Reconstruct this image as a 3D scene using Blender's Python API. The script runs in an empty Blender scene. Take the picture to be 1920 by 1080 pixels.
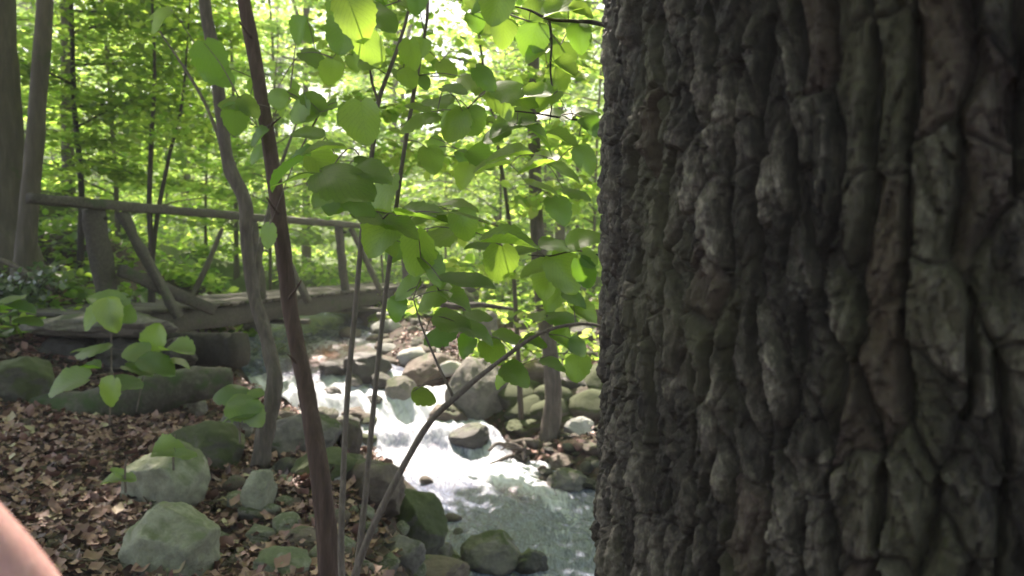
import bpy, bmesh, math, random
import numpy as np
from mathutils import Vector, Matrix
R = math.radians
rnd = random.Random(7)
rng = np.random.default_rng(11)
SC = bpy.context.scene
COL = SC.collection

# ------------------------------------------------------------------ camera
CAMZ = 2.0
PITCH = math.atan(62 / 1500)
FPX = 1500.0
cd = bpy.data.cameras.new('camera')
cam = bpy.data.objects.new('camera', cd)
COL.objects.link(cam)
cam.location = (0, 0, CAMZ)
cam.rotation_euler = (math.pi / 2 - PITCH, 0, 0)
cd.sensor_width = 36.0
cd.lens = 36.0 * FPX / 1920.0
cd.clip_start = 0.02
cd.clip_end = 2000
cd.dof.use_dof = True
cd.dof.focus_distance = 1.7
cd.dof.aperture_fstop = 5.0
SC.camera = cam

# ------------------------------------------------------------------ light
SUN_EL, SUN_AZ = R(54), R(-20)          # azimuth from +Y, negative = to the left
S = Vector((math.sin(SUN_AZ) * math.cos(SUN_EL), math.cos(SUN_AZ) * math.cos(SUN_EL), math.sin(SUN_EL)))
w = bpy.data.worlds.new('World')
SC.world = w
w.use_nodes = True
nt = w.node_tree
bg = nt.nodes['Background']
sky = nt.nodes.new('ShaderNodeTexSky')
sky.sky_type = 'NISHITA'
sky.sun_disc = False
sky.sun_elevation = SUN_EL
sky.sun_rotation = SUN_AZ
sky.dust_density = 2.5
nt.links.new(sky.outputs[0], bg.inputs[0])
bg.inputs[1].default_value = 0.15
sl = bpy.data.lights.new('sun', 'SUN')
sl.energy = 5.0
sl.angle = R(0.53)
sl.color = (1.0, 0.95, 0.86)
so = bpy.data.objects.new('sun', sl)
so.rotation_euler = S.to_track_quat('Z', 'Y').to_euler()
so.location = (0, 0, 30)
COL.objects.link(so)
SC.view_settings.view_transform = 'Standard'
SC.view_settings.look = 'None'
SC.view_settings.exposure = 1.9
SC.view_settings.use_white_balance = True
SC.view_settings.white_balance_temperature = 7000
SC.view_settings.white_balance_tint = 19
SC.view_settings.gamma = 1.0

# ------------------------------------------------------------------ helpers
def tag(o, label=None, cat=None, group=None, kind=None):
    if label: o['label'] = label
    if cat: o['category'] = cat
    if group: o['group'] = group
    if kind: o['kind'] = kind
    return o

def empty(name, loc=(0, 0, 0), rz=0.0):
    o = bpy.data.objects.new(name, None)
    o.empty_display_size = 0.1
    COL.objects.link(o)
    o.location = loc
    o.rotation_euler = (0, 0, rz)
    return o

def mk(name, V, F, mat, parent=None, smooth=True, attrs=None, uv=None):
    """V (n,3) float array; F (m,k) int array or list of such arrays"""
    V = np.asarray(V, dtype=np.float32)
    Fs = F if isinstance(F, list) else [F]
    Fs = [np.asarray(f, dtype=np.int32) for f in Fs if len(f)]
    me = bpy.data.meshes.new(name)
    me.vertices.add(len(V))
    me.vertices.foreach_set('co', V.ravel())
    loops = np.concatenate([f.ravel() for f in Fs])
    sizes = np.concatenate([np.full(len(f), f.shape[1], dtype=np.int32) for f in Fs])
    starts = np.concatenate([[0], np.cumsum(sizes)[:-1]]).astype(np.int32)
    me.loops.add(len(loops))
    me.loops.foreach_set('vertex_index', loops)
    me.polygons.add(len(sizes))
    me.polygons.foreach_set('loop_start', starts)
    me.polygons.foreach_set('loop_total', sizes)
    if smooth:
        me.polygons.foreach_set('use_smooth', np.ones(len(sizes), dtype=bool))
    me.update(calc_edges=True)
    if attrs:
        for k, a in attrs.items():
            at_ = me.attributes.new(k, 'FLOAT', 'POINT')
            at_.data.foreach_set('value', np.asarray(a, dtype=np.float32))
    if uv is not None:
        ul = me.uv_layers.new(name='UVMap')
        ul.data.foreach_set('uv', np.asarray(uv, dtype=np.float32)[loops].ravel())
    me.materials.append(mat)
    o = bpy.data.objects.new(name, me)
    COL.objects.link(o)
    if parent is not None:
        o.parent = parent
        pl = Vector(parent.location)
        if parent.type == 'EMPTY' and parent.get('_w', 0):
            pass
    return o

def copy_tree(o, parent=None):
    c = o.copy()
    COL.objects.link(c)
    if parent: c.parent = parent
    for ch in [x for x in o.children]:
        copy_tree(ch, c)
    return c

def at(px, py, Y):
    """point on the photo ray through (px,py) at world distance Y"""
    x = (px - 960) / FPX
    y = (540 - py) / FPX
    cp, sp = math.cos(PITCH), math.sin(PITCH)
    dx, dy, dz = x, cp + y * sp, y * cp - sp
    t = Y / dy
    return Vector((dx * t, Y, CAMZ + dz * t))

# vectorised value noise -------------------------------------------------
def _h(ix, iy, iz):
    n = (ix * 374761393 + iy * 668265263 + iz * 2147483647 + 1013904223) & 0xFFFFFFFF
    n = ((n ^ (n >> 13)) * 1274126177) & 0xFFFFFFFF
    n = n ^ (n >> 16)
    return (n & 0xFFFFFF) / float(0xFFFFFF)

def vn(x, y, z=0.0):
    x = np.asarray(x, dtype=np.float64); y = np.asarray(y, dtype=np.float64)
    z = np.zeros_like(x) + z
    ix, iy, iz = np.floor(x).astype(np.int64), np.floor(y).astype(np.int64), np.floor(z).astype(np.int64)
    fx, fy, fz = x - ix, y - iy, z - iz
    fx = fx * fx * (3 - 2 * fx); fy = fy * fy * (3 - 2 * fy); fz = fz * fz * (3 - 2 * fz)
    r = 0
    for a in (0, 1):
        for b in (0, 1):
            for c in (0, 1):
                wgt = (fx if a else 1 - fx) * (fy if b else 1 - fy) * (fz if c else 1 - fz)
                r = r + wgt * _h(ix + a, iy + b, iz + c)
    return r * 2 - 1

def fbm(x, y, z=0.0, o=4):
    r, a, f = 0, 1.0, 1.0
    for i in range(o):
        r = r + a * vn(np.asarray(x) * f + 17.3 * i, np.asarray(y) * f + 5.1 * i, np.asarray(z) * f + 3.7 * i)
        a *= 0.5; f *= 2.03
    return r

def sst(a, b, x):
    t = np.clip((x - a) / (b - a), 0, 1)
    return t * t * (3 - 2 * t)

# ------------------------------------------------------------------ materials
def new_mat(name):
    m = bpy.data.materials.new(name)
    m.use_nodes = True
    n = m.node_tree.nodes; l = m.node_tree.links
    return m, n, l, n['Principled BSDF']

def noise_node(n, l, scale, detail=6, rough=0.6, vec=None, dist=0.0):
    t = n.new('ShaderNodeTexNoise')
    t.inputs['Scale'].default_value = scale
    t.inputs['Detail'].default_value = detail
    t.inputs['Roughness'].default_value = rough
    t.inputs['Distortion'].default_value = dist
    if vec is not None: l.new(vec, t.inputs['Vector'])
    return t

def ramp(n, l, fac, stops):
    r = n.new('ShaderNodeValToRGB')
    e = r.color_ramp.elements
    while len(e) < len(stops): e.new(0.5)
    for i, (p, c) in enumerate(stops):
        e[i].position = p
        e[i].color = (*c, 1) if len(c) == 3 else c
    l.new(fac, r.inputs[0])
    return r

def mixc(n, l, fac, a, b, mode='MIX'):
    m = n.new('ShaderNodeMix'); m.data_type = 'RGBA'; m.blend_type = mode
    if hasattr(fac, 'links'): l.new(fac, m.inputs[0])
    else: m.inputs[0].default_value = fac
    for v, i in ((a, 6), (b, 7)):
        if hasattr(v, 'links'): l.new(v, m.inputs[i])
        else: m.inputs[i].default_value = (*v, 1)
    return m.outputs[2]

def bump(n, l, h, bsdf, strength=0.5, dist=0.02):
    b = n.new('ShaderNodeBump')
    b.inputs['Strength'].default_value = strength
    b.inputs['Distance'].default_value = dist
    l.new(h, b.inputs['Height'])
    l.new(b.outputs[0], bsdf.inputs['Normal'])
    return b

def leaf_mat(name, dark, light, tr_dark, tr_light, gloss=0.08, veins=False):
    m, n, l, p = new_mat(name)
    n.remove(p)
    out = n['Material Output']
    a = n.new('ShaderNodeAttribute'); a.attribute_name = 'tint'
    c1 = ramp(n, l, a.outputs['Fac'], [(0, dark), (1, light)]).outputs[0]
    c2 = ramp(n, l, a.outputs['Fac'], [(0, tr_dark), (1, tr_light)]).outputs[0]
    d = n.new('ShaderNodeBsdfDiffuse'); t = n.new('ShaderNodeBsdfTranslucent'); g = n.new('ShaderNodeBsdfGlossy')
    g.inputs['Roughness'].default_value = 0.42
    if veins:
        uv = n.new('ShaderNodeUVMap')
        sx = n.new('ShaderNodeSeparateXYZ'); l.new(uv.outputs[0], sx.inputs[0])
        ab = n.new('ShaderNodeMath'); ab.operation = 'ABSOLUTE'; l.new(sx.outputs[0], ab.inputs[0])
        mu = n.new('ShaderNodeMath'); mu.operation = 'MULTIPLY_ADD'
        l.new(ab.outputs[0], mu.inputs[0]); mu.inputs[1].default_value = -0.55; l.new(sx.outputs[1], mu.inputs[2])
        sc = n.new('ShaderNodeMath'); sc.operation = 'MULTIPLY'; l.new(mu.outputs[0], sc.inputs[0]); sc.inputs[1].default_value = 48
        si = n.new('ShaderNodeMath'); si.operation = 'SINE'; l.new(sc.outputs[0], si.inputs[0])
        vr = ramp(n, l, si.outputs[0], [(0.75, (0, 0, 0)), (1.0, (1, 1, 1))]).outputs[0]
        mr = ramp(n, l, ab.outputs[0], [(0.0, (1, 1, 1)), (0.035, (0, 0, 0))]).outputs[0]
        vv = mixc(n, l, 1.0, vr, mr, 'ADD')
        nz = noise_node(n, l, 30, 4)
        c2 = mixc(n, l, nz.outputs[0], c2, mixc(n, l, 0.45, c2, (0.12, 0.22, 0.02)))
        vv = mixc(n, l, 1.0, vv, nz.outputs[0], 'MULTIPLY')
        c2 = mixc(n, l, vv, c2, mixc(n, l, 0.35, c2, (0.05, 0.12, 0.01)))
        c1 = mixc(n, l, vv, c1, mixc(n, l, 0.35, c1, (0.16, 0.24, 0.07)))
        b = n.new('ShaderNodeBump'); b.inputs['Strength'].default_value = 0.5; b.inputs['Distance'].default_value = 0.002
        hb = mixc(n, l, 0.5, nz.outputs[0], vv)
        l.new(hb, b.inputs['Height'])
        for s_ in (d, g): l.new(b.outputs[0], s_.inputs['Normal'])
    l.new(c1, d.inputs[0]); l.new(c2, t.inputs[0])
    x1 = n.new('ShaderNodeMixShader'); x1.inputs[0].default_value = 0.62
    l.new(d.outputs[0], x1.inputs[1]); l.new(t.outputs[0], x1.inputs[2])
    x2 = n.new('ShaderNodeMixShader'); x2.inputs[0].default_value = gloss
    l.new(x1.outputs[0], x2.inputs[1]); l.new(g.outputs[0], x2.inputs[2])
    l.new(x2.outputs[0], out.inputs[0])
    return m

M = {}
M['leaf_far'] = leaf_mat('forest_leaf', (0.06, 0.12, 0.02), (0.13, 0.21, 0.035), (0.32, 0.61, 0.07), (0.76, 0.94, 0.19), 0.04)
M['leaf_canopy'] = leaf_mat('canopy_leaf', (0.03, 0.075, 0.015), (0.07, 0.13, 0.025), (0.22, 0.44, 0.04), (0.56, 0.76, 0.10), 0.04)
M['leaf_near'] = leaf_mat('shrub_leaf', (0.05, 0.115, 0.02), (0.10, 0.18, 0.03), (0.20, 0.46, 0.03), (0.52, 0.78, 0.09), 0.06, True)
M['leaf_seedling'] = leaf_mat('seedling_leaf', (0.05, 0.13, 0.025), (0.12, 0.23, 0.05), (0.2, 0.42, 0.03), (0.45, 0.62, 0.08), 0.08, True)
M['holly'] = leaf_mat('dark_leaf', (0.02, 0.05, 0.02), (0.05, 0.09, 0.04), (0.05, 0.12, 0.02), (0.10, 0.2, 0.04), 0.2)

def litter_mat():
    m, n, l, p = new_mat('dead_leaf')
    a = n.new('ShaderNodeAttribute'); a.attribute_name = 'tint'
    c = ramp(n, l, a.outputs['Fac'], [(0, (0.04, 0.022, 0.018)), (0.3, (0.16, 0.082, 0.066)), (0.7, (0.30, 0.175, 0.145)), (0.93, (0.36, 0.22, 0.175)), (1.0, (0.40, 0.36, 0.22))])
    l.new(c.outputs[0], p.inputs['Base Color'])
    p.inputs['Roughness'].default_value = 0.55
    p.inputs['Transmission Weight'].default_value = 0
    return m
M['litter'] = litter_mat()

def bark_mat(name, c0, c1, c2, scale=14, stretch=6, moss=None, mossamt=0.5):
    m, n, l, p = new_mat(name)
    tc = n.new('ShaderNodeTexCoord')
    mp = n.new('ShaderNodeMapping'); l.new(tc.outputs['Object'], mp.inputs[0])
    mp.inputs['Scale'].default_value = (1, 1, 1 / stretch)
    n1 = noise_node(n, l, scale * 3, 8, 0.65, mp.outputs[0], 0.4)
    n2 = noise_node(n, l, 3.0, 4, 0.6, tc.outputs['Object'])
    c = ramp(n, l, n1.outputs[0], [(0.3, c0), (0.52, c1), (0.75, c2)]).outputs[0]
    c = mixc(n, l, 0.35, c, mixc(n, l, n2.outputs[0], c0, c2))
    if moss:
        n3 = noise_node(n, l, 5, 6, 0.7, tc.outputs['Object'])
        f = ramp(n, l, n3.outputs[0], [(mossamt, (0, 0, 0)), (mossamt + 0.12, (1, 1, 1))]).outputs[0]
        c = mixc(n, l, f, c, moss)
    l.new(c, p.inputs['Base Color'])
    p.inputs['Roughness'].default_value = 0.85
    bump(n, l, n1.outputs[0], p, 0.7, 0.012)
    return m
M['bark_brown'] = bark_mat('brown_sapling_bark', (0.028, 0.016, 0.012), (0.085, 0.050, 0.039), (0.17, 0.115, 0.095), 16, 8)
M['bark_pale'] = bark_mat('pale_sapling_bark', (0.04, 0.033, 0.027), (0.11, 0.09, 0.074), (0.24, 0.205, 0.17), 12, 5, (0.05, 0.075, 0.025), 0.66)
M['bark_twig'] = bark_mat('twig_bark', (0.07, 0.055, 0.045), (0.17, 0.14, 0.115), (0.30, 0.26, 0.22), 30, 4)
M['bark_dark'] = bark_mat('dark_twig_bark', (0.02, 0.016, 0.012), (0.045, 0.035, 0.028), (0.08, 0.065, 0.05), 30, 6)
M['bark_far'] = bark_mat('forest_bark', (0.05, 0.04, 0.03), (0.10, 0.085, 0.065), (0.18, 0.155, 0.12), 6, 6, (0.06, 0.08, 0.03), 0.58)
M['wood'] = bark_mat('weathered_wood', (0.030, 0.027, 0.022), (0.072, 0.065, 0.053), (0.15, 0.138, 0.115), 14, 1, (0.045, 0.07, 0.028), 0.56)
M['wood_dark'] = bark_mat('wet_dark_timber', (0.018, 0.015, 0.012), (0.035, 0.03, 0.025), (0.07, 0.06, 0.05), 10, 1, (0.03, 0.045, 0.02), 0.64)
M['log'] = bark_mat('mossy_log_bark', (0.03, 0.027, 0.022), (0.07, 0.065, 0.05), (0.15, 0.145, 0.12), 8, 1, (0.045, 0.075, 0.025), 0.5)

def rock_mat(name, a, b, moss=0.0, wet=0.0, mosscol=(0.060, 0.078, 0.028), speck=True):
    m, n, l, p = new_mat(name)
    tc = n.new('ShaderNodeTexCoord')
    geo = n.new('ShaderNodeNewGeometry')
    oi = n.new('ShaderNodeObjectInfo')
    ad = n.new('ShaderNodeVectorMath'); ad.operation = 'ADD'
    l.new(tc.outputs['Object'], ad.inputs[0]); l.new(oi.outputs['Location'], ad.inputs[1])
    n1 = noise_node(n, l, 11, 10, 0.72, ad.outputs[0], 0.3)
    n2 = noise_node(n, l, 90, 8, 0.8, ad.outputs[0])
    n3 = noise_node(n, l, 3.2, 5, 0.6, ad.outputs[0], 0.6)
    c = ramp(n, l, n1.outputs[0], [(0.36, a), (0.62, b)]).outputs[0]
    c = mixc(n, l, 0.4, c, mixc(n, l, n2.outputs[0], tuple(x * 0.5 for x in a), tuple(min(x * 1.3, 0.6) for x in b)))
    if moss > 0:
        sx = n.new('ShaderNodeSeparateXYZ'); l.new(geo.outputs['Normal'], sx.inputs[0])
        ma = n.new('ShaderNodeMath'); ma.operation = 'MULTIPLY_ADD'
        l.new(sx.outputs[2], ma.inputs[0]); ma.inputs[1].default_value = 0.28; l.new(n3.outputs[0], ma.inputs[2])
        lo = 0.86 - 0.42 * moss
        f = ramp(n, l, ma.outputs[0], [(lo - 0.05, (0, 0, 0)), (lo + 0.06, (1, 1, 1))]).outputs[0]
        mc = mixc(n, l, n2.outputs[0], tuple(x * 0.6 for x in mosscol), tuple(x * 1.5 for x in mosscol))
        c = mixc(n, l, f, c, mc)
    l.new(c, p.inputs['Base Color'])
    p.inputs['Roughness'].default_value = 0.8 - 0.55 * wet
    hh = mixc(n, l, 0.35, n1.outputs[0], n2.outputs[0])
    bump(n, l, hh, p, 0.9, 0.03)
    return m
M['rock_pale'] = rock_mat('pale_lichen_rock', (0.15, 0.15, 0.115), (0.42, 0.43, 0.33), 0.4, 0, (0.15, 0.175, 0.095))
M['rock_moss'] = rock_mat('mossy_rock', (0.05, 0.05, 0.042), (0.16, 0.155, 0.12), 0.85, 0, (0.065, 0.082, 0.03))
M['rock_grey'] = rock_mat('grey_rock', (0.08, 0.074, 0.064), (0.27, 0.25, 0.22), 0.3, 0)
M['rock_brown'] = rock_mat('brown_rock', (0.06, 0.045, 0.035), (0.20, 0.155, 0.125), 0.15, 0.2)
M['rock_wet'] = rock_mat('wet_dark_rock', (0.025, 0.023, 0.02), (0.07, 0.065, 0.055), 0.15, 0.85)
M['rock_red'] = rock_mat('reddish_rock', (0.20, 0.10, 0.08), (0.42, 0.26, 0.22), 0.0, 0.3)
M['rock_white'] = rock_mat('whitish_rock', (0.34, 0.34, 0.31), (0.55, 0.55, 0.50), 0.0, 0.1)

# ------------------------------------------------------------------ terrain
# stream: X left edge, X right edge, Y, water z
ST = np.array([
    [0.6, 6.0, -8.0, -0.5], [0.7, 4.6, -3.0, -0.32], [0.5, 4.2, 1.0, -0.16], [0.0, 3.3, 3.6, -0.05],
    [-0.38, 2.1, 5.15, 0.0], [-0.50, 0.95, 6.3, 0.02], [-1.15, -0.12, 7.5, 0.10], [-1.85, -0.55, 8.2, 0.32],
    [-2.60, -1.10, 8.8, 0.58], [-3.15, -1.85, 9.8, 0.70], [-3.75, -2.20, 11.4, 0.82], [-4.3, -2.7, 13.5, 0.95], [-6.6, -4.6, 16.0, 1.05],
    [-17, -13, 22.0, 1.6], [-60.0, -54, 40.0, 2.2], [-170.0, -160.0, 90.0, 3]])
def stream(Y):
    return (np.interp(Y, ST[:, 2], ST[:, 0]), np.interp(Y, ST[:, 2], ST[:, 1]), np.interp(Y, ST[:, 2], ST[:, 3]))

CP = np.array([
    [0, -1.5, .72], [-2, 0, .78], [-1.0, 2, .74], [-2.5, 3, .78], [-4.5, 3, .95], [-7, 2, 1.2], [0.7, 1.2, .72], [-.9, 3.9, .58], [-.6, 3.4, .62], [-1.6, 5.0, .66],
    [-2.5, 5.6, .80], [-3.2, 5.4, .82], [-4.5, 5.6, .98], [-1.5, 6.2, .5], [-2.2, 6.9, .42], [-2.5, 7.8, .48], [-3.0, 8.6, .68], [-1.7, 7.2, .3], [-3.1, 7.0, .9], [-3.6, 7.6, 1.22], [-4.4, 7.5, 1.32],
    [-5.8, 9.2, 1.80], [-4.8, 9.5, 1.5], [-6.3, 11.5, 2.3], [-9, 10, 2.9], [-10, 16, 3.3], [-14, 25, 3.6], [-6.5, 6, 1.5],
    [-4.6, 11.5, 1.35], [-5.2, 14, 1.5],
    [.3, 7.8, .22], [.9, 8.2, .33], [1.0, 9.5, .6], [0.2, 9.5, .62], [-.5, 9.3, .75], [-1.2, 10.5, .95], [0.6, 11.5, .92], [1.5, 12, 1.1],
    [-1.0, 14, 1.35], [0.8, 15, 1.4], [3, 10, .8], [3, 7.5, .35], [5, 8, .7], [5.5, 4, .4], [8, 10, 1.3], [8, 0, .8], [5.2, -4, .5],
    [-2, 20, 1.1], [2, 20, 1.35], [0, 30, 1.4], [8, 22, 1.6], [10, 40, 2.2], [-8, 40, 2.2], [0, 60, 5.5], [30, 60, 7], [-30, 60, 8], [0, 100, 17], [40, 100, 18], [-50, 100, 18], [-20, 80, 11], [20, 80, 11], [-25, 5, 5], [25, 5, 3], [-25, -20, 4], [20, -25, 2], [-2, -10, 1.0]])

def ground(X, Y):
    X = np.asarray(X, dtype=np.float64); Y = np.asarray(Y, dtype=np.float64)
    sh = X.shape
    x = X.ravel(); y = Y.ravel()
    num = np.zeros_like(x); den = np.zeros_like(x)
    for cx, cy, cz in CP:
        d2 = (x - cx) ** 2 + (y - cy) ** 2 + 0.12
        wgt = d2 ** -1.7
        num += wgt * cz; den += wgt
    z = num / den
    far = sst(60, 200, np.hypot(x, y))
    z = z * (1 - far) + far * 22.0
    l_, r_, wz = stream(y)
    d = np.maximum(l_ - x, x - r_)
    bankw = np.where(x < l_, 0.9, 0.8)
    t = sst(-0.25, 1.0, d / bankw)
    bed = wz - 0.16
    z = bed * (1 - t) + np.maximum(z, wz + 0.03) * t
    near = 1 - sst(15, 60, np.hypot(x, y))
    z = z + near * (0.05 * fbm(x * 1.1, y * 1.1, 0, 3) + 0.018 * fbm(x * 5, y * 5, 2.0, 3)) * (0.3 + 0.7 * t)
    z = z + (1 - near) * 0.5 * fbm(x * 0.05, y * 0.05, 4.0, 3)
    return z.reshape(sh)

def gz(x, y): return float(ground(np.array([x]), np.array([y]))[0])
def surf(x, y):
    l_, r_, wz = stream(y)
    g = gz(x, y)
    return max(g, float(wz)) if l_ - 0.1 < x < r_ + 0.1 else g
def hit(px, py):
    """where the photo ray meets ground or water"""
    d = at(px, py, 1.0)
    for Ys in (np.arange(1.8, 12, 0.04), np.arange(12, 60, .2)):
        X = d.x * Ys; Z = CAMZ + (d.z - CAMZ) * Ys
        l_, r_, wz = stream(Ys)
        g = ground(X, Ys)
        g = np.where((X > l_ - .1) & (X < r_ + .1), np.maximum(g, wz), g)
        k = np.nonzero(Z <= g)[0]
        if len(k): return at(px, py, float(Ys[k[0]]))
    return at(px, py, 60)

def grid(xs, ys, fz):
    XX, YY = np.meshgrid(xs, ys)
    ZZ = fz(XX, YY)
    V = np.stack([XX.ravel(), YY.ravel(), ZZ.ravel()], 1)
    nx, ny = len(xs), len(ys)
    i = np.arange(nx * ny).reshape(ny, nx)
    F = np.stack([i[:-1, :-1].ravel(), i[:-1, 1:].ravel(), i[1:, 1:].ravel(), i[1:, :-1].ravel()], 1)
    return V, F

def ground_mat():
    m, n, l, p = new_mat('forest_soil')
    tc = n.new('ShaderNodeTexCoord')
    n1 = noise_node(n, l, 2.2, 8, 0.7, tc.outputs['Object'], 0.5)
    n2 = noise_node(n, l, 22, 8, 0.75, tc.outputs['Object'], 0.8)
    v = n.new('ShaderNodeTexVoronoi'); v.inputs['Scale'].default_value = 26; l.new(tc.outputs['Object'], v.inputs['Vector'])
    c = ramp(n, l, n2.outputs[0], [(0.3, (0.022, 0.015, 0.012)), (0.5, (0.07, 0.045, 0.034)), (0.7, (0.15, 0.10, 0.075))]).outputs[0]
    c = mixc(n, l, 0.45, c, mixc(n, l, 1.0, c, v.outputs['Color'], 'MULTIPLY'))
    f = ramp(n, l, n1.outputs[0], [(0.54, (0, 0, 0)), (0.68, (1, 1, 1))]).outputs[0]
    c = mixc(n, l, f, c, (0.045, 0.065, 0.022))
    # beyond the stream the floor is grown over with low green plants
    sx = n.new('ShaderNodeSeparateXYZ'); l.new(tc.outputs['Object'], sx.inputs[0])
    mr = n.new('ShaderNodeMapRange'); mr.inputs[1].default_value = 12; mr.inputs[2].default_value = 18
    l.new(sx.outputs[1], mr.inputs[0])
    c = mixc(n, l, mr.outputs[0], c, mixc(n, l, n2.outputs[0], (0.05, 0.09, 0.02), (0.12, 0.17, 0.045)))
    l.new(c, p.inputs['Base Color'])
    p.inputs['Roughness'].default_value = 0.9
    bump(n, l, n2.outputs[0], p, 0.8, 0.03)
    return m
M['ground'] = ground_mat()
xs = np.concatenate([-np.geomspace(400, 9, 26), np.arange(-8.5, 8.5, 0.07), np.geomspace(9, 400, 26)])
ys = np.concatenate([-np.geomspace(300, 3, 20), np.arange(-2.5, 17, 0.07), np.geomspace(17.3, 500, 46)])
V, F = grid(xs, ys, ground)
g_ = mk('ground', V, F, M['ground'])
tag(g_, 'brown forest floor sloping down to the stream', 'ground', kind='structure')

# stream water ------------------------------------------------------------
def water_mat():
    m, n, l, p = new_mat('stream_water')
    tc = n.new('ShaderNodeTexCoord')
    a = n.new('ShaderNodeAttribute'); a.attribute_name = 'foam'
    mp = n.new('ShaderNodeMapping'); l.new(tc.outputs['Object'], mp.inputs[0])
    mp.inputs['Rotation'].default_value = (0, 0, R(-32))
    mp.inputs['Scale'].default_value = (2.0, 0.55, 1)
    n1 = noise_node(n, l, 7, 8, 0.7, mp.outputs[0], 1.4)
    n2 = noise_node(n, l, 26, 6, 0.7, mp.outputs[0], 0.8)
    ad = n.new('ShaderNodeMath'); ad.operation = 'MULTIPLY_ADD'
    l.new(n1.outputs[0], ad.inputs[0]); ad.inputs[1].default_value = 0.9; l.new(a.outputs['Fac'], ad.inputs[2])
    f = ramp(n, l, ad.outputs[0], [(0.60, (0, 0, 0)), (0.96, (1, 1, 1))]).outputs[0]
    base = ramp(n, l, n2.outputs[0], [(0.35, (0.060, 0.070, 0.115)), (0.68, (0.22, 0.25, 0.35))]).outputs[0]  # blue-grey sky reflection painted into the water's base colour
    a2 = n.new('ShaderNodeAttribute'); a2.attribute_name = 'shallow'
    base = mixc(n, l, a2.outputs['Fac'], base, (0.30, 0.15, 0.09))
    c = mixc(n, l, f, base, (0.60, 0.64, 0.70))
    l.new(c, p.inputs['Base Color'])
    rr = ramp(n, l, f, [(0, (0.16,) * 3), (1, (0.5,) * 3)]).outputs[0]
    l.new(rr, p.inputs['Roughness'])
    p.inputs['IOR'].default_value = 1.33
    hh = mixc(n, l, 0.25, n1.outputs[0], n2.outputs[0])
    bump(n, l, hh, p, 0.55, 0.04)
    return m
M['water'] = water_mat()
wys = np.concatenate([np.arange(-8, 4, 0.12), np.arange(4, 13, 0.022), np.geomspace(13, 90, 60)])
wts = np.linspace(-0.18, 1.18, 110)
WT, WY = np.meshgrid(wts, wys)
l_, r_, wz = stream(WY)
WX = l_ + (r_ - l_) * WT
fo = np.zeros_like(WY)
fo += 0.55 * sst(7.7, 8.1, WY) * (1 - sst(8.9, 9.4, WY))            # cascade
fo += 0.30 * np.exp(-((WX + 0.15) ** 2 / 0.03 + (WY - 7.1) ** 2 / 0.25))
fo += 0.34 * sst(6.3, 7.2, WY) * (1 - sst(7.6, 8.0, WY))
fo += 0.25 * np.exp(-((WX - 0.15 - (6.7 - WY) * .5) ** 2 / 0.03)) * sst(5.6, 6.2, WY) * (1 - sst(6.9, 7.2, WY))
fo += 0.20 * sst(9.4, 10, WY) * (1 - sst(12, 13, WY))
fo += 0.10 * (1 - sst(6.2, 6.8, WY)) * (0.5 + fbm(WX * 2.5, WY * 1.2, 6.0, 3)) * 2
fl = np.hypot(WX * 0.8 + WY * 0.5, 0)
qa = WX * .848 + WY * .53; qb = -WX * .53 + WY * .848
ripple = 0.034 * fbm(qa * 5.5, qb * 2.0, 1.0, 4) + 0.014 * fbm(qa * 16, qb * 7, 5.0, 3)
amp = 0.75 + 0.9 * np.clip(fo, 0, 1)
steps = 0.05 * np.sin(WY * 9 + 1.5 * fbm(WX * 2, WY * 2, 8.0, 2)) * sst(7.3, 7.9, WY) * (1 - sst(8.9, 9.3, WY))
WZ = wz + ripple * amp + steps
fo = np.clip(fo + 3.2 * ripple, 0, 1)
shal = np.exp(-(((WX + 2.35) / 0.45) ** 2 + ((WY - 10.4) / 0.8) ** 2)) * 0.9 + 0.45 * np.exp(-(((WX - 0.15) / 0.3) ** 2 + ((WY - 6.75) / 0.3) ** 2))
nx, ny = len(wts), len(wys)
i = np.arange(nx * ny).reshape(ny, nx)
F = np.stack([i[:-1, :-1].ravel(), i[:-1, 1:].ravel(), i[1:, 1:].ravel(), i[1:, :-1].ravel()], 1)
o = mk('stream', np.stack([WX.ravel(), WY.ravel(), WZ.ravel()], 1), F, M['water'], attrs={'foam': fo.ravel(), 'shallow': np.clip(shal, 0, 1).ravel()})
tag(o, 'clear tumbling stream with white foamy cascade', 'stream', kind='structure')

# ------------------------------------------------------------------ tubes, boards, leaves
def catmull(P, n=6):
    P = [np.array(p, dtype=float) for p in P]
    P = [2 * P[0] - P[1]] + P + [2 * P[-1] - P[-2]]
    out = []
    for k in range(1, len(P) - 2):
        a, b, c, d = P[k - 1:k + 3]
        for s_ in range(n):
            t = s_ / n
            out.append(0.5 * ((2 * b) + (-a + c) * t + (2 * a - 5 * b + 4 * c - d) * t * t + (-a + 3 * b - 3 * c + d) * t ** 3))
    out.append(P[-2])
    return np.array(out)

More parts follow.
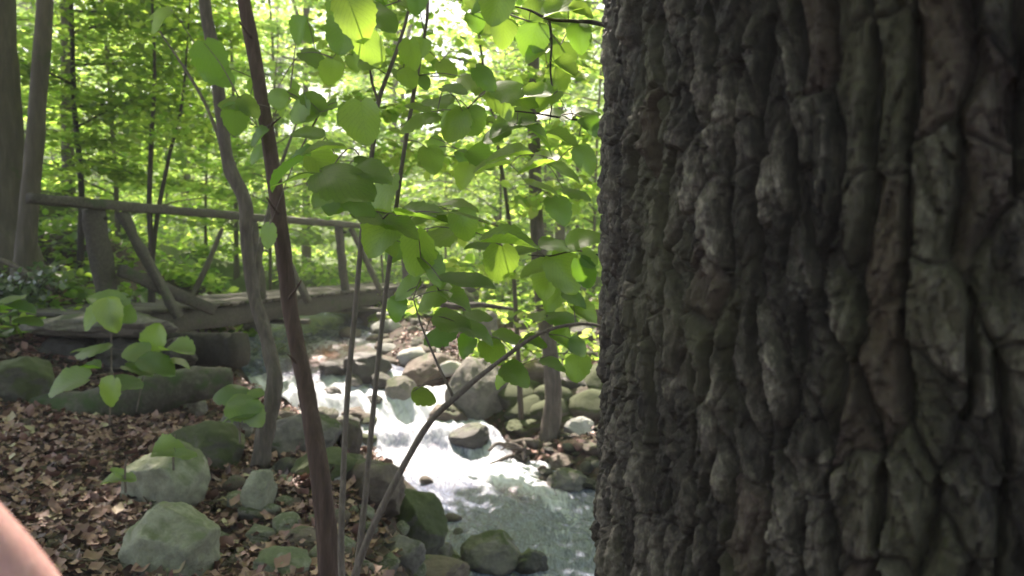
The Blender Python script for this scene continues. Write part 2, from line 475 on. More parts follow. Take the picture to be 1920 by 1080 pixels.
class MB:
    def __init__(s): s.V = []; s.Q = []; s.T = []; s.n = 0
    def add(s, V, Q=None, T=None):
        V = np.asarray(V, dtype=float)
        if Q is not None and len(Q): s.Q.append(np.asarray(Q) + s.n)
        if T is not None and len(T): s.T.append(np.asarray(T) + s.n)
        s.V.append(V); s.n += len(V)
    def tube(s, P, rads, sides=10, smooth=6, rough=0.06, seed=0.0):
        P = [list(p) for p in P]
        PR = np.array([list(p) + [r] for p, r in zip(P, rads)])
        C = catmull(PR, smooth)
        pts, rr = C[:, :3], C[:, 3]
        tg = np.gradient(pts, axis=0); tg /= np.linalg.norm(tg, axis=1)[:, None] + 1e-9
        ref = np.array([0.0, 1.0, 0.0]) if abs(tg[0][1]) < 0.9 else np.array([1.0, 0, 0])
        rings = []
        u = np.cross(tg[0], ref); u /= np.linalg.norm(u)
        for k in range(len(pts)):
            u = u - tg[k] * np.dot(u, tg[k]); u /= np.linalg.norm(u)
            v = np.cross(tg[k], u)
            a = np.linspace(0, 2 * np.pi, sides, endpoint=False)
            dd = np.outer(np.cos(a), u) + np.outer(np.sin(a), v)
            nz = 1 + rough * 2 * vn(dd[:, 0] * 1.6 + seed, dd[:, 1] * 1.6 + k * 0.45, dd[:, 2] * 1.6 + seed)
            rings.append(pts[k] + dd * (rr[k] * nz)[:, None])
        V = np.concatenate(rings + [pts[:1], pts[-1:]])
        m = len(pts)
        i = np.arange(m * sides).reshape(m, sides); j = np.roll(i, -1, axis=1)
        Q = np.stack([i[:-1].ravel(), j[:-1].ravel(), j[1:].ravel(), i[1:].ravel()], 1)
        T = [[m * sides, i[0][(q + 1) % sides], i[0][q]] for q in range(sides)] + [[m * sides + 1, i[-1][q], i[-1][(q + 1) % sides]] for q in range(sides)]
        s.add(V, Q, T)
        return pts
    def board(s, a, b, wdt, thk, side, seg=14, wear=0.006, seed=0.0):
        """board from a to b; width along `side`, thickness across"""
        a = np.array(a, float); b = np.array(b, float)
        d = b - a; L = np.linalg.norm(d); d /= L
        side = np.array(side, float); side -= d * side.dot(d); side /= np.linalg.norm(side)
        up = np.cross(d, side)
        prof = []
        c = min(wdt, thk) * 0.14
        hw, ht = wdt / 2, thk / 2
        for (x, y) in ((hw - c, ht), (0, ht), (-hw + c, ht), (-hw, ht - c), (-hw, -ht + c), (-hw + c, -ht), (0, -ht), (hw - c, -ht), (hw, -ht + c), (hw, ht - c)):
            prof.append((x, y))
        prof = np.array(prof); k = len(prof)
        V = []
        for q in range(seg + 1):
            t = q / seg
            cen = a + d * L * t
            off = wear * vn(prof[:, 0] * 30 + seed, prof[:, 1] * 30 + q * 0.8, seed)
            V.append(cen + np.outer(prof[:, 0] + off, side) + np.outer(prof[:, 1] + off, up))
        V = np.concatenate(V + [[a], [b]])
        i = np.arange((seg + 1) * k).reshape(seg + 1, k); j = np.roll(i, -1, axis=1)
        Q = np.stack([i[:-1].ravel(), i[1:].ravel(), j[1:].ravel(), j[:-1].ravel()], 1)
        n0 = (seg + 1) * k
        T = [[n0, i[0][q], i[0][(q + 1) % k]] for q in range(k)] + [[n0 + 1, i[-1][(q + 1) % k], i[-1][q]] for q in range(k)]
        s.add(V, Q, T)
    def build(s, name, mat, parent=None, smooth=True, origin=None):
        V = np.concatenate(s.V)
        if origin is not None: V = V - np.array(origin)
        F = []
        if s.Q: F.append(np.concatenate(s.Q))
        if s.T: F.append(np.concatenate(s.T))
        return mk(name, V, F, mat, parent, smooth)

LEAF_LO = np.array([[0, 0, 0], [.34, .22, .05], [.36, .62, .07], [0, 1, -.06], [-.36, .62, .07], [-.34, .22, .05]])
LEAF_LO_Q = np.array([[0, 1, 2, 3], [0, 3, 4, 5]])
def hi_leaf(wob=0.0, heart=True, ratio=0.46):
    rows, cols = 18, 7
    V, UV = [], []
    for r in range(rows + 1):
        t = r / rows
        wd = ratio * (math.sin(math.pi * min(1, t ** 0.72)) ** 0.55) if 0 < t < 1 else 0.0
        if heart and r == 0: wd = 0.13
        for c in range(cols):
            s_ = (c / (cols - 1)) * 2 - 1
            x = s_ * wd
            y = t - (0.10 * abs(s_) if (heart and t < 0.3) else 0.0) * (1 - t / 0.3 if t < 0.3 else 0)
            z = 0.16 * abs(s_) * wd - 0.22 * t * t + 0.025 * math.sin(9 * t + 3 * s_ + wob) * abs(s_)
            if abs(s_) > 0.95: x *= 1 + 0.05 * math.sin(26 * t + wob) + (.035 if r % 2 else -.035)
            V.append((x, y, z)); UV.append((s_, t))
    i = np.arange((rows + 1) * cols).reshape(rows + 1, cols)
    Q = np.stack([i[:-1, :-1].ravel(), i[:-1, 1:].ravel(), i[1:, 1:].ravel(), i[1:, :-1].ravel()], 1)
    return np.array(V), Q, np.array(UV)

def nrm(a): return a / (np.linalg.norm(a, axis=1)[:, None] + 1e-9)
def leaf_arrays(Pos, Dir, Nor, size, T, Q):
    """returns verts, quads"""
    Dir = nrm(Dir); Nor = Nor - Dir * np.sum(Nor * Dir, 1)[:, None]; Nor = nrm(Nor)
    X = np.cross(Dir, Nor)
    size = np.asarray(size)[:, None, None]
    V = Pos[:, None, :] + size * (T[None, :, 0:1] * X[:, None, :] + T[None, :, 1:2] * Dir[:, None, :] + T[None, :, 2:3] * Nor[:, None, :])
    n, k = len(Pos), len(T)
    Qs = (Q[None] + (np.arange(n) * k)[:, None, None]).reshape(-1, Q.shape[1])
    return V.reshape(-1, 3), Qs
def leaf_object(name, Pos, Dir, Nor, size, mat, parent, tint=None, hi=None, sm=False):
    if hi is None: T, Q, UV = LEAF_LO, LEAF_LO_Q, None
    else: T, Q, UV = hi
    V, F = leaf_arrays(Pos, Dir, Nor, size, T, Q)
    if tint is None: tint = rng.random(len(Pos))
    tn = np.repeat(tint, len(T))
    return mk(name, V, F, mat, parent, sm, {'tint': tn}, None if UV is None else np.tile(UV, (len(Pos), 1)))

# ------------------------------------------------------------------ big furrowed trunk
def voro(u, v, seed, jit=0.85):
    iu, iv = np.floor(u).astype(np.int64), np.floor(v).astype(np.int64)
    f1 = np.full(u.shape, 9.0); f2 = np.full(u.shape, 9.0)
    id1 = np.zeros(u.shape); x1 = np.zeros(u.shape); y1 = np.zeros(u.shape); x2 = np.zeros(u.shape); y2 = np.zeros(u.shape)
    for a in (-1, 0, 1):
        for b in (-2, -1, 0, 1):
            cu, cv = iu + a, iv + b
            px = cu + 0.5 + jit * (_h(cu, cv, seed + 0 * cu) - 0.5)
            py = cv + 0.5 + jit * (_h(cu, cv, seed + 1 + 0 * cu) - 0.5) + 0.5 * (cu % 2)*0.9
            idc = _h(cu, cv, seed + 2 + 0 * cu)
            d = np.hypot(px - u, py - v)
            c1 = d < f1
            c2 = (~c1) & (d < f2)
            f2 = np.where(c1, f1, np.where(c2, d, f2)); x2 = np.where(c1, x1, np.where(c2, px, x2)); y2 = np.where(c1, y1, np.where(c2, py, y2))
            f1 = np.where(c1, d, f1); id1 = np.where(c1, idc, id1); x1 = np.where(c1, px, x1); y1 = np.where(c1, py, y1)
    # true distance to the cell border
    mx, my = (x1 + x2) / 2, (y1 + y2) / 2
    ex, ey = x2 - x1, y2 - y1
    L = np.hypot(ex, ey) + 1e-9
    e = np.abs((mx - u) * ex / L + (my - v) * ey / L)
    return e, id1, np.abs(ex) / L, (u - x1), (v - y1)

def bark_height(u, v):
    uw = u + 0.013 * fbm(u * 5, v * 4.0, 3.0, 3) + 0.0042 * fbm(u * 24, v * 18, 9.0, 4)
    vw = v + 0.03 * fbm(u * 9, v * 5, 6.0, 3) + 0.008 * fbm(u * 40, v * 30, 7.0, 2)
    cu, cv = 0.040, 0.115
    e, idc, hz, lx, ly = voro(uw / cu, vw / cv, 5, 0.85)
    wdt = 0.045 + 0.24 * hz ** 2 * (0.6 + .8 * idc)
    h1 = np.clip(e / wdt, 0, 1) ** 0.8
    deep = 0.25 + 0.75 * hz ** 1.5
    h = -0.034 * (1 - h1) * deep
    h += 0.008 * (idc - 0.5) * h1 + 0.002 * np.clip(e * 2.2, 0, 1)
    h += 0.008 * h1 * (ly * (idc - 0.5) * 1.2 + lx * (0.5 - idc))
    # smaller flakes breaking each ridge crosswise
    e2, id2, hz2, lx2, ly2 = voro(uw / 0.022 + 7.7, vw / 0.046 + 3.1 * fbm(u * 14, v * 2, 1.0, 2), 23, 0.95)
    h2 = sst(0.0, 0.14, e2)
    h += h1 * (-0.003 * (1 - h2) + 0.008 * (id2 - 0.5) - 0.005 * ly2)
    e3, id3, _a, lx3, ly3 = voro(uw / 0.011 + 1.7, vw / 0.019 + 2.2, 41, 0.95)
    h += 0.005 * (id3 - 0.5) * sst(0, .12, e3) - 0.002 * ly3
    t1 = fbm(u * 26 + 3, v * 13, 15.0, 4) * 3.0
    h += 0.0026 * h1 * (np.floor(t1) + sst(.78, 1.0, t1 - np.floor(t1)))
    t2 = fbm(u * 70 + 9, v * 32, 25.0, 3) * 2.5
    h += 0.0012 * (np.floor(t2) + sst(.7, 1.0, t2 - np.floor(t2)))
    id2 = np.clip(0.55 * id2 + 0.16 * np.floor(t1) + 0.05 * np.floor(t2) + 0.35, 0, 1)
    h += 0.0016 * fbm(u * 70, v * 50, 2.0, 3)
    h += 0.010 * fbm(u * 3.2, v * 2.0, 12.0, 2)
    return h, idc, id2, h1

TX, TY, TR = 0.688, 1.235, 0.55
def trunk_mat():
    m, n, l, p = new_mat('furrowed_bark')
    tc = n.new('ShaderNodeTexCoord')
    a1 = n.new('ShaderNodeAttribute'); a1.attribute_name = 'plate'
    a2 = n.new('ShaderNodeAttribute'); a2.attribute_name = 'flake'
    a3 = n.new('ShaderNodeAttribute'); a3.attribute_name = 'ridge'
    mp = n.new('ShaderNodeMapping'); l.new(tc.outputs['Object'], mp.inputs[0]); mp.inputs['Scale'].default_value = (1, 1, 0.45)
    nf = noise_node(n, l, 150, 8, 0.75, mp.outputs[0])
    nm = noise_node(n, l, 22, 6, 0.65, mp.outputs[0], 0.5)
    nl = noise_node(n, l, 4.5, 5, 0.6, mp.outputs[0], 0.3)
    c = ramp(n, l, nf.outputs[0], [(0.30, (0.016, 0.014, 0.012)), (0.5, (0.050, 0.045, 0.039)), (0.68, (0.13, 0.12, 0.105))]).outputs[0]
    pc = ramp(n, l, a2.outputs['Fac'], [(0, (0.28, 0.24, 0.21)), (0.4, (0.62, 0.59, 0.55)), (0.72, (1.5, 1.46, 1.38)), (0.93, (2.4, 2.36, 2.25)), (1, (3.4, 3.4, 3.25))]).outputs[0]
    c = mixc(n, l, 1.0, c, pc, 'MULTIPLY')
    # olive algae in broad vertical patches
    fm = ramp(n, l, nl.outputs[0], [(0.50, (0, 0, 0)), (0.62, (0.85, 0.85, 0.85))]).outputs[0]
    c = mixc(n, l, fm, c, mixc(n, l, nf.outputs[0], (0.026, 0.025, 0.014), (0.115, 0.112, 0.062)))
    # pale lichen crumbs
    fl_ = ramp(n, l, nm.outputs[0], [(0.66, (0, 0, 0)), (0.72, (0.6, 0.6, 0.6))]).outputs[0]
    c = mixc(n, l, fl_, c, (0.27, 0.27, 0.24))
    # red-brown inner bark on some plates
    fr = ramp(n, l, a1.outputs['Fac'], [(0.90, (0, 0, 0)), (0.95, (0.7, 0.7, 0.7))]).outputs[0]
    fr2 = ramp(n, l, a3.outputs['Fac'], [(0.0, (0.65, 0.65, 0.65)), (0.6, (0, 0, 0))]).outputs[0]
    c = mixc(n, l, mixc(n, l, nm.outputs[0], (0, 0, 0), fr), c, (0.085, 0.042, 0.038))
    c = mixc(n, l, 1.0, c, (0.98, 0.96, 0.92), 'MULTIPLY')
    c = mixc(n, l, fr2, c, (0.022, 0.017, 0.014))  # dark brown furrow bark, with the crack shade deepened in its colour
    l.new(c, p.inputs['Base Color'])
    p.inputs['Roughness'].default_value = 0.42
    hh = mixc(n, l, 0.25, nf.outputs[0], nm.outputs[0])
    bump(n, l, hh, p, 1.0, 0.008)
    return m
M['trunk'] = trunk_mat()

big = empty('furrowed_tree', (TX, TY, 0.68))
tag(big, 'massive dark tree trunk with deeply furrowed bark filling the right side', 'tree')
camang = math.atan2(-TY, -TX)
dn = 800
th = np.concatenate([camang + np.linspace(-1.95, 1.75, dn), camang + np.linspace(1.80, 2 * math.pi - 2.0, 90)])
zz = np.concatenate([np.arange(0.4, 1.35, 0.03), np.arange(1.35, 2.55, 0.0021), np.arange(2.65, 10.5, 0.05)])
TH, ZZ = np.meshgrid(th, zz)
U = (TH - camang) * TR
hb, idp, idf, rdg = bark_height(U, ZZ)
lean = 0.0
rad = TR * (1.0 + 0.30 * np.exp(-(ZZ - 0.4) / 0.38) + 0.018 * np.clip(ZZ - 2, -1.5, .8)) + 0.012 * fbm(np.cos(TH) * 2, np.sin(TH) * 2, ZZ * 0.6, 2) + hb
rad += 0.05 * np.exp(-(ZZ - 0.4) / 0.4) * np.sin(TH * 5)
CX = 0.012 * np.sin(ZZ * 1.1)
VX = TX + CX + rad * np.cos(TH); VY = TY + rad * np.sin(TH)
nx, ny = len(th), len(zz)
i = np.arange(nx * ny).reshape(ny, nx); j = np.roll(i, -1, axis=1)
F = np.stack([i[:-1].ravel(), j[:-1].ravel(), j[1:].ravel(), i[1:].ravel()], 1)
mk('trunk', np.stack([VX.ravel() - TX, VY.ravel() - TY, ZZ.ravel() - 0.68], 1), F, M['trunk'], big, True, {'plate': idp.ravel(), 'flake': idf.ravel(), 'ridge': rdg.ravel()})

# ------------------------------------------------------------------ canopy gaps cut along the sun rays to aim sun patches
GAPS = [(-1.2, 8.3, .3, .50), (-0.8, 7.75, .2, .13), (-1.9, 8.9, .6, .6), (-2.4, 9.8, .7, .35), (0.9, 8.0, .3, .22), (-0.9, 9.6, .8, .35), (-1.4, 10.4, .9, .4),
        (-6.0, 10.5, 2.0, .7), (-5.6, 8.8, 1.7, .25), (-4.0, 6.9, 1.2, .2), (0.25, 6.75, .1, .16), (-2.2, 4.2, .7, .12), (-.45, 2.6, 2.95, .10), (0.1, 2.6, 2.75, .25), (-.1, 2.5, 2.3, .12), (0.15, 2.7, 2.25, .14), (-.5, 2.3, 2.5, .09), (0.2, 2.5, 1.85, .12), (-1.2, 4.6, .7, .14)]
Sv = np.array(S)
def in_gap(P):
    m = np.zeros(len(P), bool)
    for gx, gy, gz_, r in GAPS:
        d = P - np.array([gx, gy, gz_])
        t = d @ Sv
        q = d - np.outer(t, Sv)
        m |= (np.linalg.norm(q, axis=1) < r) & (t > 0)
    return m

# ------------------------------------------------------------------ tall canopy trees
def crown_arrays(R0, z0, z1, nclump, per, seed, leaf=0.15, flat=0.35):
    r = np.random.default_rng(seed)
    P, D, N = [], [], []
    cs = []
    for k in range(nclump):
        a = r.random() * 6.283; rr = R0 * math.sqrt(r.random()); t = r.random()
        z = z0 + (z1 - z0) * t
        rr *= (1 - 0.75 * abs(t - 0.4) ** 1.3)
        c = np.array([rr * math.cos(a), rr * math.sin(a), z]); cs.append(c)
        cr = 0.7 + 0.9 * r.random()
        m = int(per * cr)
        q = r.normal(size=(m, 3)); q = nrm(q) * (r.random((m, 1)) ** 0.5) * cr
        q[:, 2] *= flat
        P.append(c + q)
        dd = q + r.normal(size=(m, 3)) * 0.5 * cr; dd[:, 2] *= 0.3
        D.append(dd); nn = r.normal(size=(m, 3)) * 0.42; nn[:, 2] += 1; N.append(nn)
    P = np.concatenate(P); D = np.concatenate(D); N = np.concatenate(N)
    return P, D, N, leaf * (0.65 + 0.6 * r.random(len(P))), cs

def trunk_mesh(mb, H, r0, r1, seed, bend=0.4, x=0.0, y=0.0, z=-0.4):
    r = random.Random(seed)
    n = 6
    pts = []; rads = []
    ax, ay = r.uniform(-bend, bend), r.uniform(-bend, bend)
    for k in range(n + 1):
        t = k / n
        pts.append((x + ax * t * t + 0.12 * bend * math.sin(3 * t + seed), y + ay * t * t, z + (H - z) * t))
        rads.append(r0 * (1 - t) + r1 * t + (0.35 * r0 if k == 0 else 0))
    mb.tube(pts, rads, 10, 5, 0.05, seed)
    return pts

def tall_tree(name, loc, H, r0, R0, z0, seed, label, group=None, nclump=55, per=150, filt=False, leaf=0.17, trunkpts=None, bark='bark_far', cm='leaf_canopy'):
    t = empty(name, loc)
    tag(t, label, 'tree', group)
    mb = MB()
    if trunkpts is None: pts = trunk_mesh(mb, H, r0, r0 * 0.3, seed)
    else:
        pts = [np.array(p[:3]) - np.array(loc) for p in trunkpts]
        mb.tube(pts, [p[3] for p in trunkpts], 14, 8, 0.05, seed)
    P, D, N, sz, cs = crown_arrays(R0, z0, H, nclump, per, seed, leaf)
    top = np.array(pts[-1])
    off = np.array([top[0] * 0.6, top[1] * 0.6, 0])
    P = P + off
    r = random.Random(seed)
    for c in cs[::2]:
        c = c + off
        k = r.uniform(0.45, 0.9)
        bz = min(c[2] - 0.3, H * k)
        bx = np.interp(bz, [p[2] for p in pts], [p[0] for p in pts]); by = np.interp(bz, [p[2] for p in pts], [p[1] for p in pts])
        b = np.array([bx, by, bz])
        m_ = (b + c) / 2 + np.array([0, 0, -0.25])
        mb.tube([b, m_, c], [0.05 + r0 * 0.18, 0.03, 0.012], 5, 3)
    mb.build('trunk', M[bark], t)
    if filt:
        W = P + np.array(loc)
        keep = ~in_gap(W)
        # no crown leaves hanging into the picture close by
        yy = np.maximum(W[:, 1], 0.3)
        vis = ((W[:, 2] - CAMZ) / yy < 0.40) & (np.abs(W[:, 0]) / yy < 0.75) & (W[:, 1] > 0) & (W[:, 1] < 9)
        keep &= ~vis
        P, D, N, sz = P[keep], D[keep], N[keep], sz[keep]
    leaf_object('crown', P, D, N, sz, M[cm], t)
    return t

# crown of the big tree
P, D, N, sz, cs = crown_arrays(5.5, 7.5, 13, 60, 190, 3, 0.17)
W = P + np.array([TX, TY, 0]); keep = ~in_gap(W)
leaf_object('crown', (P + np.array([0, 0, -0.68]))[keep], D[keep], N[keep], sz[keep], M['leaf_canopy'], big)
mb = MB()
for c in cs[::2]:
    mb.tube([(0, 0, 7 + rnd.random() * 2.5), (c[0] * .5, c[1] * .5, c[2] * .5 + 4 - .3), (c[0], c[1], c[2] - 0.68)], [0.14, .07, .02], 6, 4)
mb.build('limb', M['bark_far'], big)

# left thick tree, its slim neighbour, right bank tree
gl = at(8, 520, 9.2)
tall_tree('thick_trunk_tree', (gl.x, gl.y, gz(gl.x, gl.y)), 13, .3, 5.0, 6.5, 31, 'thick brown tree trunk at the far left edge, behind the end of the bridge rail', trunkpts=[
    (*at(20, 560, 9.2), .46), (*at(15, 470, 9.2), .33), (*at(8, 380, 9.2), .25), (*at(0, 200, 9.2), .215), (*at(-8, 0, 9.2), .20), (*at(-20, -500, 9.2), .17), (*at(-30, -1300, 9.2), .08)], filt=True, nclump=60, per=190)
g2 = at(50, 505, 8.6)
tall_tree('slim_grey_tree', (g2.x, g2.y, gz(g2.x, g2.y)), 11, .12, 3.4, 6.0, 32, 'slim straight grey tree rising beside the left end of the bridge rail', trunkpts=[
    (*at(40, 530, 8.6), .13), (*at(48, 470, 8.6), .105), (*at(58, 350, 8.6), .095), (*at(72, 180, 8.6), .088), (*at(84, 0, 8.6), .082), (*at(100, -400, 8.6), .06), (*at(110, -1000, 8.6), .03)], filt=True, nclump=32, per=170, bark='bark_far')
rb = at(1028, 858, 7.75)
rt = tall_tree('stream_bank_tree', (rb.x, rb.y, gz(rb.x, rb.y)), 12, .1, 3.6, 6.2, 33, 'slim pale tree on the stony right bank with bare roots above the water', trunkpts=[
    (*at(1020, 880, 7.75), .17), (*at(1027, 840, 7.75), .115), (*at(1036, 770, 7.75), .088), (*at(1035, 690, 7.75), .078), (*at(1020, 590, 7.8), .072), (*at(1010, 480, 7.9), .068), (*at(1003, 330, 8.0), .066), (*at(1000, 130, 8.1), .062), (*at(1003, 0, 8.2), .06), (*at(1010, -400, 8.3), .05), (*at(1020, -1100, 8.5), .02)],
    filt=True, nclump=34, per=170, bark='bark_pale')
mb = MB()
rl = np.array(rt.location)
for k in range(26):
    a0 = at(1000 + rnd.uniform(-25, 25), 862 + rnd.uniform(-12, 10), 7.6)
    ex, ey = rnd.uniform(905, 985), rnd.uniform(835, 905)
    b0 = at(ex, ey, 7.35 + rnd.uniform(-.1, .2))
    m0 = (a0 + b0) / 2 + Vector((rnd.uniform(-.06, .06), rnd.uniform(-.08, .05), rnd.uniform(-.02, .12)))
    m1 = m0.lerp(b0, .6) + Vector((rnd.uniform(-.05, .05), rnd.uniform(-.05, .05), rnd.uniform(-.06, .05)))
    mb.tube([np.array(q) - rl for q in (a0, m0, m1, b0)], [.026, .018, .014, .006], 7, 5, .15, k)
for ex, ey in ((1080, 870), (1110, 860), (960, 830), (1060, 900)):
    a0 = at(1026, 850, 7.72); b0 = at(ex, ey, 7.5)
    mb.tube([np.array(q) - rl for q in (a0, (a0 + b0) / 2 + Vector((0, 0, .05)), b0)], [.08, .045, .015], 8, 5, .1, ex)
mb.build('root', M['bark_pale'], rt)
# canopy trees added out of frame to shade the banks and block sky light
for k, (x, y, h_, lab) in enumerate([(4.6, 5.5, 13, 'tall added shade tree on the right bank hidden behind the furrowed trunk'), (-8.5, 5.0, 14, 'tall added shade tree on the left slope outside the picture'),
                               (-1.5, -5.0, 14, 'tall added shade tree behind the viewpoint'), (5.5, -2.0, 13, 'tall added shade tree to the right behind the viewpoint'), (-6.5, -1.5, 13, 'tall added shade tree to the left behind the viewpoint'), (2.0, -10.0, 14, 'tall added shade tree well behind the viewpoint'), (9.5, 4.5, 13, 'tall added shade tree across the stream far to the right'), (6.0, 12.5, 14, 'tall added shade tree further along the right bank behind the furrowed trunk'), (-9.5, 13.0, 15, 'tall added shade tree high on the left slope behind the thick trunk')]):
    tall_tree('added_shade_tree', (x, y, gz(x, y)), h_, .2, 5.2, 6.5, 50 + k, lab, nclump=60, per=170, filt=True)

# ------------------------------------------------------------------ forest beyond
def understory_proto(seed, H, spread, leaf=0.125, dens=1.0):
    r = np.random.default_rng(seed)
    t = empty('understory_tree', (0, 0, 0))
    mb = MB()
    pts = trunk_mesh(mb, H, 0.014 + 0.004 * H, 0.006, seed, 0.5)
    P, D, N = [], [], []
    z = 0.7 + 0.4 * r.random(); k = 0
    pz = [p[2] for p in pts]; px = [p[0] for p in pts]; py = [p[1] for p in pts]
    while z < H:
        a = k * 2.4 + r.random(); k += 1
        L = spread * (0.45 + 0.75 * r.random()) * (1 - 0.55 * (z / H) ** 2)
        b = np.array([np.interp(z, pz, px), np.interp(z, pz, py), z])
        d = np.array([math.cos(a), math.sin(a), 0.10 + 0.25 * r.random()])
        tip = b + d * L + np.array([0, 0, -0.12 * L])
        mid = b + d * L * 0.5 + np.array([0, 0, 0.05 * L])
        mb.tube([b, mid, tip], [0.018, 0.01, 0.004], 4, 3)
        m = int(105 * L * dens)
        tt = r.random(m) ** 0.7
        lat = (r.random(m) - 0.5) * 2 * 0.42 * L * np.sin(np.pi * np.clip(tt * 0.85 + 0.12, 0, 1))
        side = np.array([-d[1], d[0], 0])
        c = b + np.outer(tt, tip - b) + np.outer(lat, side)
        c[:, 2] += 0.05 * L * np.sin(np.pi * tt) + r.normal(size=m) * 0.05 - 0.12 * np.abs(lat)
        P.append(c)
        dd = d[None] + np.sign(lat)[:, None] * side[None] * 0.9 + r.normal(size=(m, 3)) * 0.35; dd[:, 2] = -0.15 + r.normal(size=m) * 0.2
        D.append(dd); nn = r.normal(size=(m, 3)) * 0.40; nn[:, 2] += 1; N.append(nn)
        z += 0.16 + 0.26 * r.random()
    P = np.concatenate(P); D = np.concatenate(D); N = np.concatenate(N)
    mb.build('trunk', M['bark_far'], t)
    leaf_object('crown', P, D, N, leaf * (0.6 + 0.7 * r.random(len(P))), M['leaf_far'], t)
    return t

UP = [understory_proto(100 + k, H, sp) for k, (H, sp) in enumerate([(4.5, 1.9), (6.0, 2.3), (7.5, 2.6), (9.0, 2.8), (5.2, 2.2), (3.2, 1.6)])]
UL = ['leafy bright green young tree among the others beyond the footbridge', 'leafy young tree among those on the left slope behind the slim grey tree', 'leafy young tree among those behind the stony right bank']
UG = ['young trees beyond the footbridge', 'young trees on the left slope', 'young trees behind the right bank']
spots = [(-8.2, 12.5, 1), (-7.2, 14.5, 2), (-4.6, 15.2, 0), (-6.0, 17.5, 3), (-2.8, 17, 5), (-0.2, 16.5, 4), (1.6, 15.5, 1), (3.2, 17.5, 2), (-9.5, 17, 3), (0.8, 19.5, 3), (-3.6, 20.5, 1), (2.2, 12.8, 0), (-7.6, 20, 2)]
rr = random.Random(5)
tries = 0
while len(spots) < 118 and tries < 9000:
    tries += 1
    y = 16 + 40 * rr.random() ** 1.3; x = (rr.uniform(-.78, .5)) * y
    if math.hypot(x + 3.9 + .12 * (y - 13), 0) < 0.8: continue
    if all(math.hypot(x - a, y - b) > 1.9 for a, b, _ in spots): spots.append((x, y, rr.randrange(6)))
used = set()
for (x, y, kd) in spots:
    src = UP[kd]
    o = src if kd not in used else copy_tree(src)
    used.add(kd)
    o.location = (x, y, gz(x, y)); o.rotation_euler = (0, 0, rr.random() * 6.28); s_ = rr.uniform(.85, 1.2); o.scale = (s_, s_, s_)
    zone = 1 if x / y < -.45 else (0 if x / y < -.08 else 2)
    tag(o, UL[zone], 'tree', UG[zone])

def slim_proto(seed, H, r0, leaf=0.15):
    t = tall_tree('forest_tree', (0, 0, 0), H, r0, 3.6, H * 0.38, seed, 'x', nclump=42, per=90, leaf=leaf, cm='leaf_far')
    return t
TP = [slim_proto(200, 15, .13), slim_proto(201, 18, .17), slim_proto(202, 13, .10), slim_proto(203, 20, .22)]
TLab = ['tall slim forest tree standing far beyond the footbridge', 'tall slim forest tree far behind the left slope', 'tall slim forest tree far behind the stony right bank']
TGr = ['far forest trees beyond the footbridge', 'far forest trees on the left', 'far forest trees on the right']
tsp = [(at(760, 450, 27).x, 27, 2), (at(575, 450, 24).x, 24, 0), (at(1052, 450, 22).x, 22, 0), (at(1030, 450, 33).x, 33, 1), (at(980, 450, 28).x, 28, 2), (at(930, 450, 34).x, 34, 0), (at(1080, 450, 30).x, 30, 2), (at(130, 400, 16).x, 16, 2), (at(350, 400, 27).x, 27, 1)]
tries = 0
while len(tsp) < 44 and tries < 9000:
    tries += 1
    y = 27 + 70 * rr.random() ** 1.0; x = rr.uniform(-.8, .55) * y
    d_ = (x + 1.2) * S.y - (y - 8.2) * S.x
    if y < 45 and abs(d_ / math.hypot(S.x, S.y)) < 4.5: continue
    if all(math.hypot(x - a, y - b) > 3.4 for a, b, _ in tsp): tsp.append((x, y, rr.randrange(4)))
tries = 0
while len(tsp) < 84 and tries < 9000:
    tries += 1
    y = 46 + 50 * rr.random(); x = rr.uniform(-.75, .35) * y
    if all(math.hypot(x - a, y - b) > 3.4 for a, b, _ in tsp): tsp.append((x, y, rr.randrange(4)))
used = set()
for (x, y, kd) in tsp:
    src = TP[kd]
    o = src if kd not in used else copy_tree(src)
    used.add(kd)
    o.location = (x, y, gz(x, y)); o.rotation_euler = (0, 0, rr.random() * 6.28); s_ = rr.uniform(.85, 1.25); o.scale = (s_, s_, s_)
    zone = 1 if x / y < -.45 else (0 if x / y < -.08 else 2)
    tag(o, TLab[zone], 'tree', TGr[zone])

# low green growth on the far floor
n_ = 60000
yy = 12.2 + 45 * rng.random(n_) ** 1.6; xx = (rng.random(n_) * 1.35 - .80) * yy
ls, rs, wzz = stream(yy)
k_ = ((xx < ls - .2) | (xx > rs + .3)) & (fbm(xx * .5, yy * .5, 3, 3) > -0.45)
xx, yy = xx[k_], yy[k_]
P = np.stack([xx, yy, ground(xx, yy) + 0.05 + 0.45 * rng.random(len(xx)) ** 1.5 * (0.6 + fbm(xx * .9, yy * .9, 8, 2))], 1)
D = rng.normal(size=(len(P), 3)); D[:, 2] *= .4; N = rng.normal(size=(len(P), 3)) * .4; N[:, 2] += 1
tag(leaf_object('ground_cover', P, D, N, .13 * (.5 + rng.random(len(P))), M['leaf_far'], None), 'bright green low plants covering the far forest floor', 'undergrowth', kind='stuff')

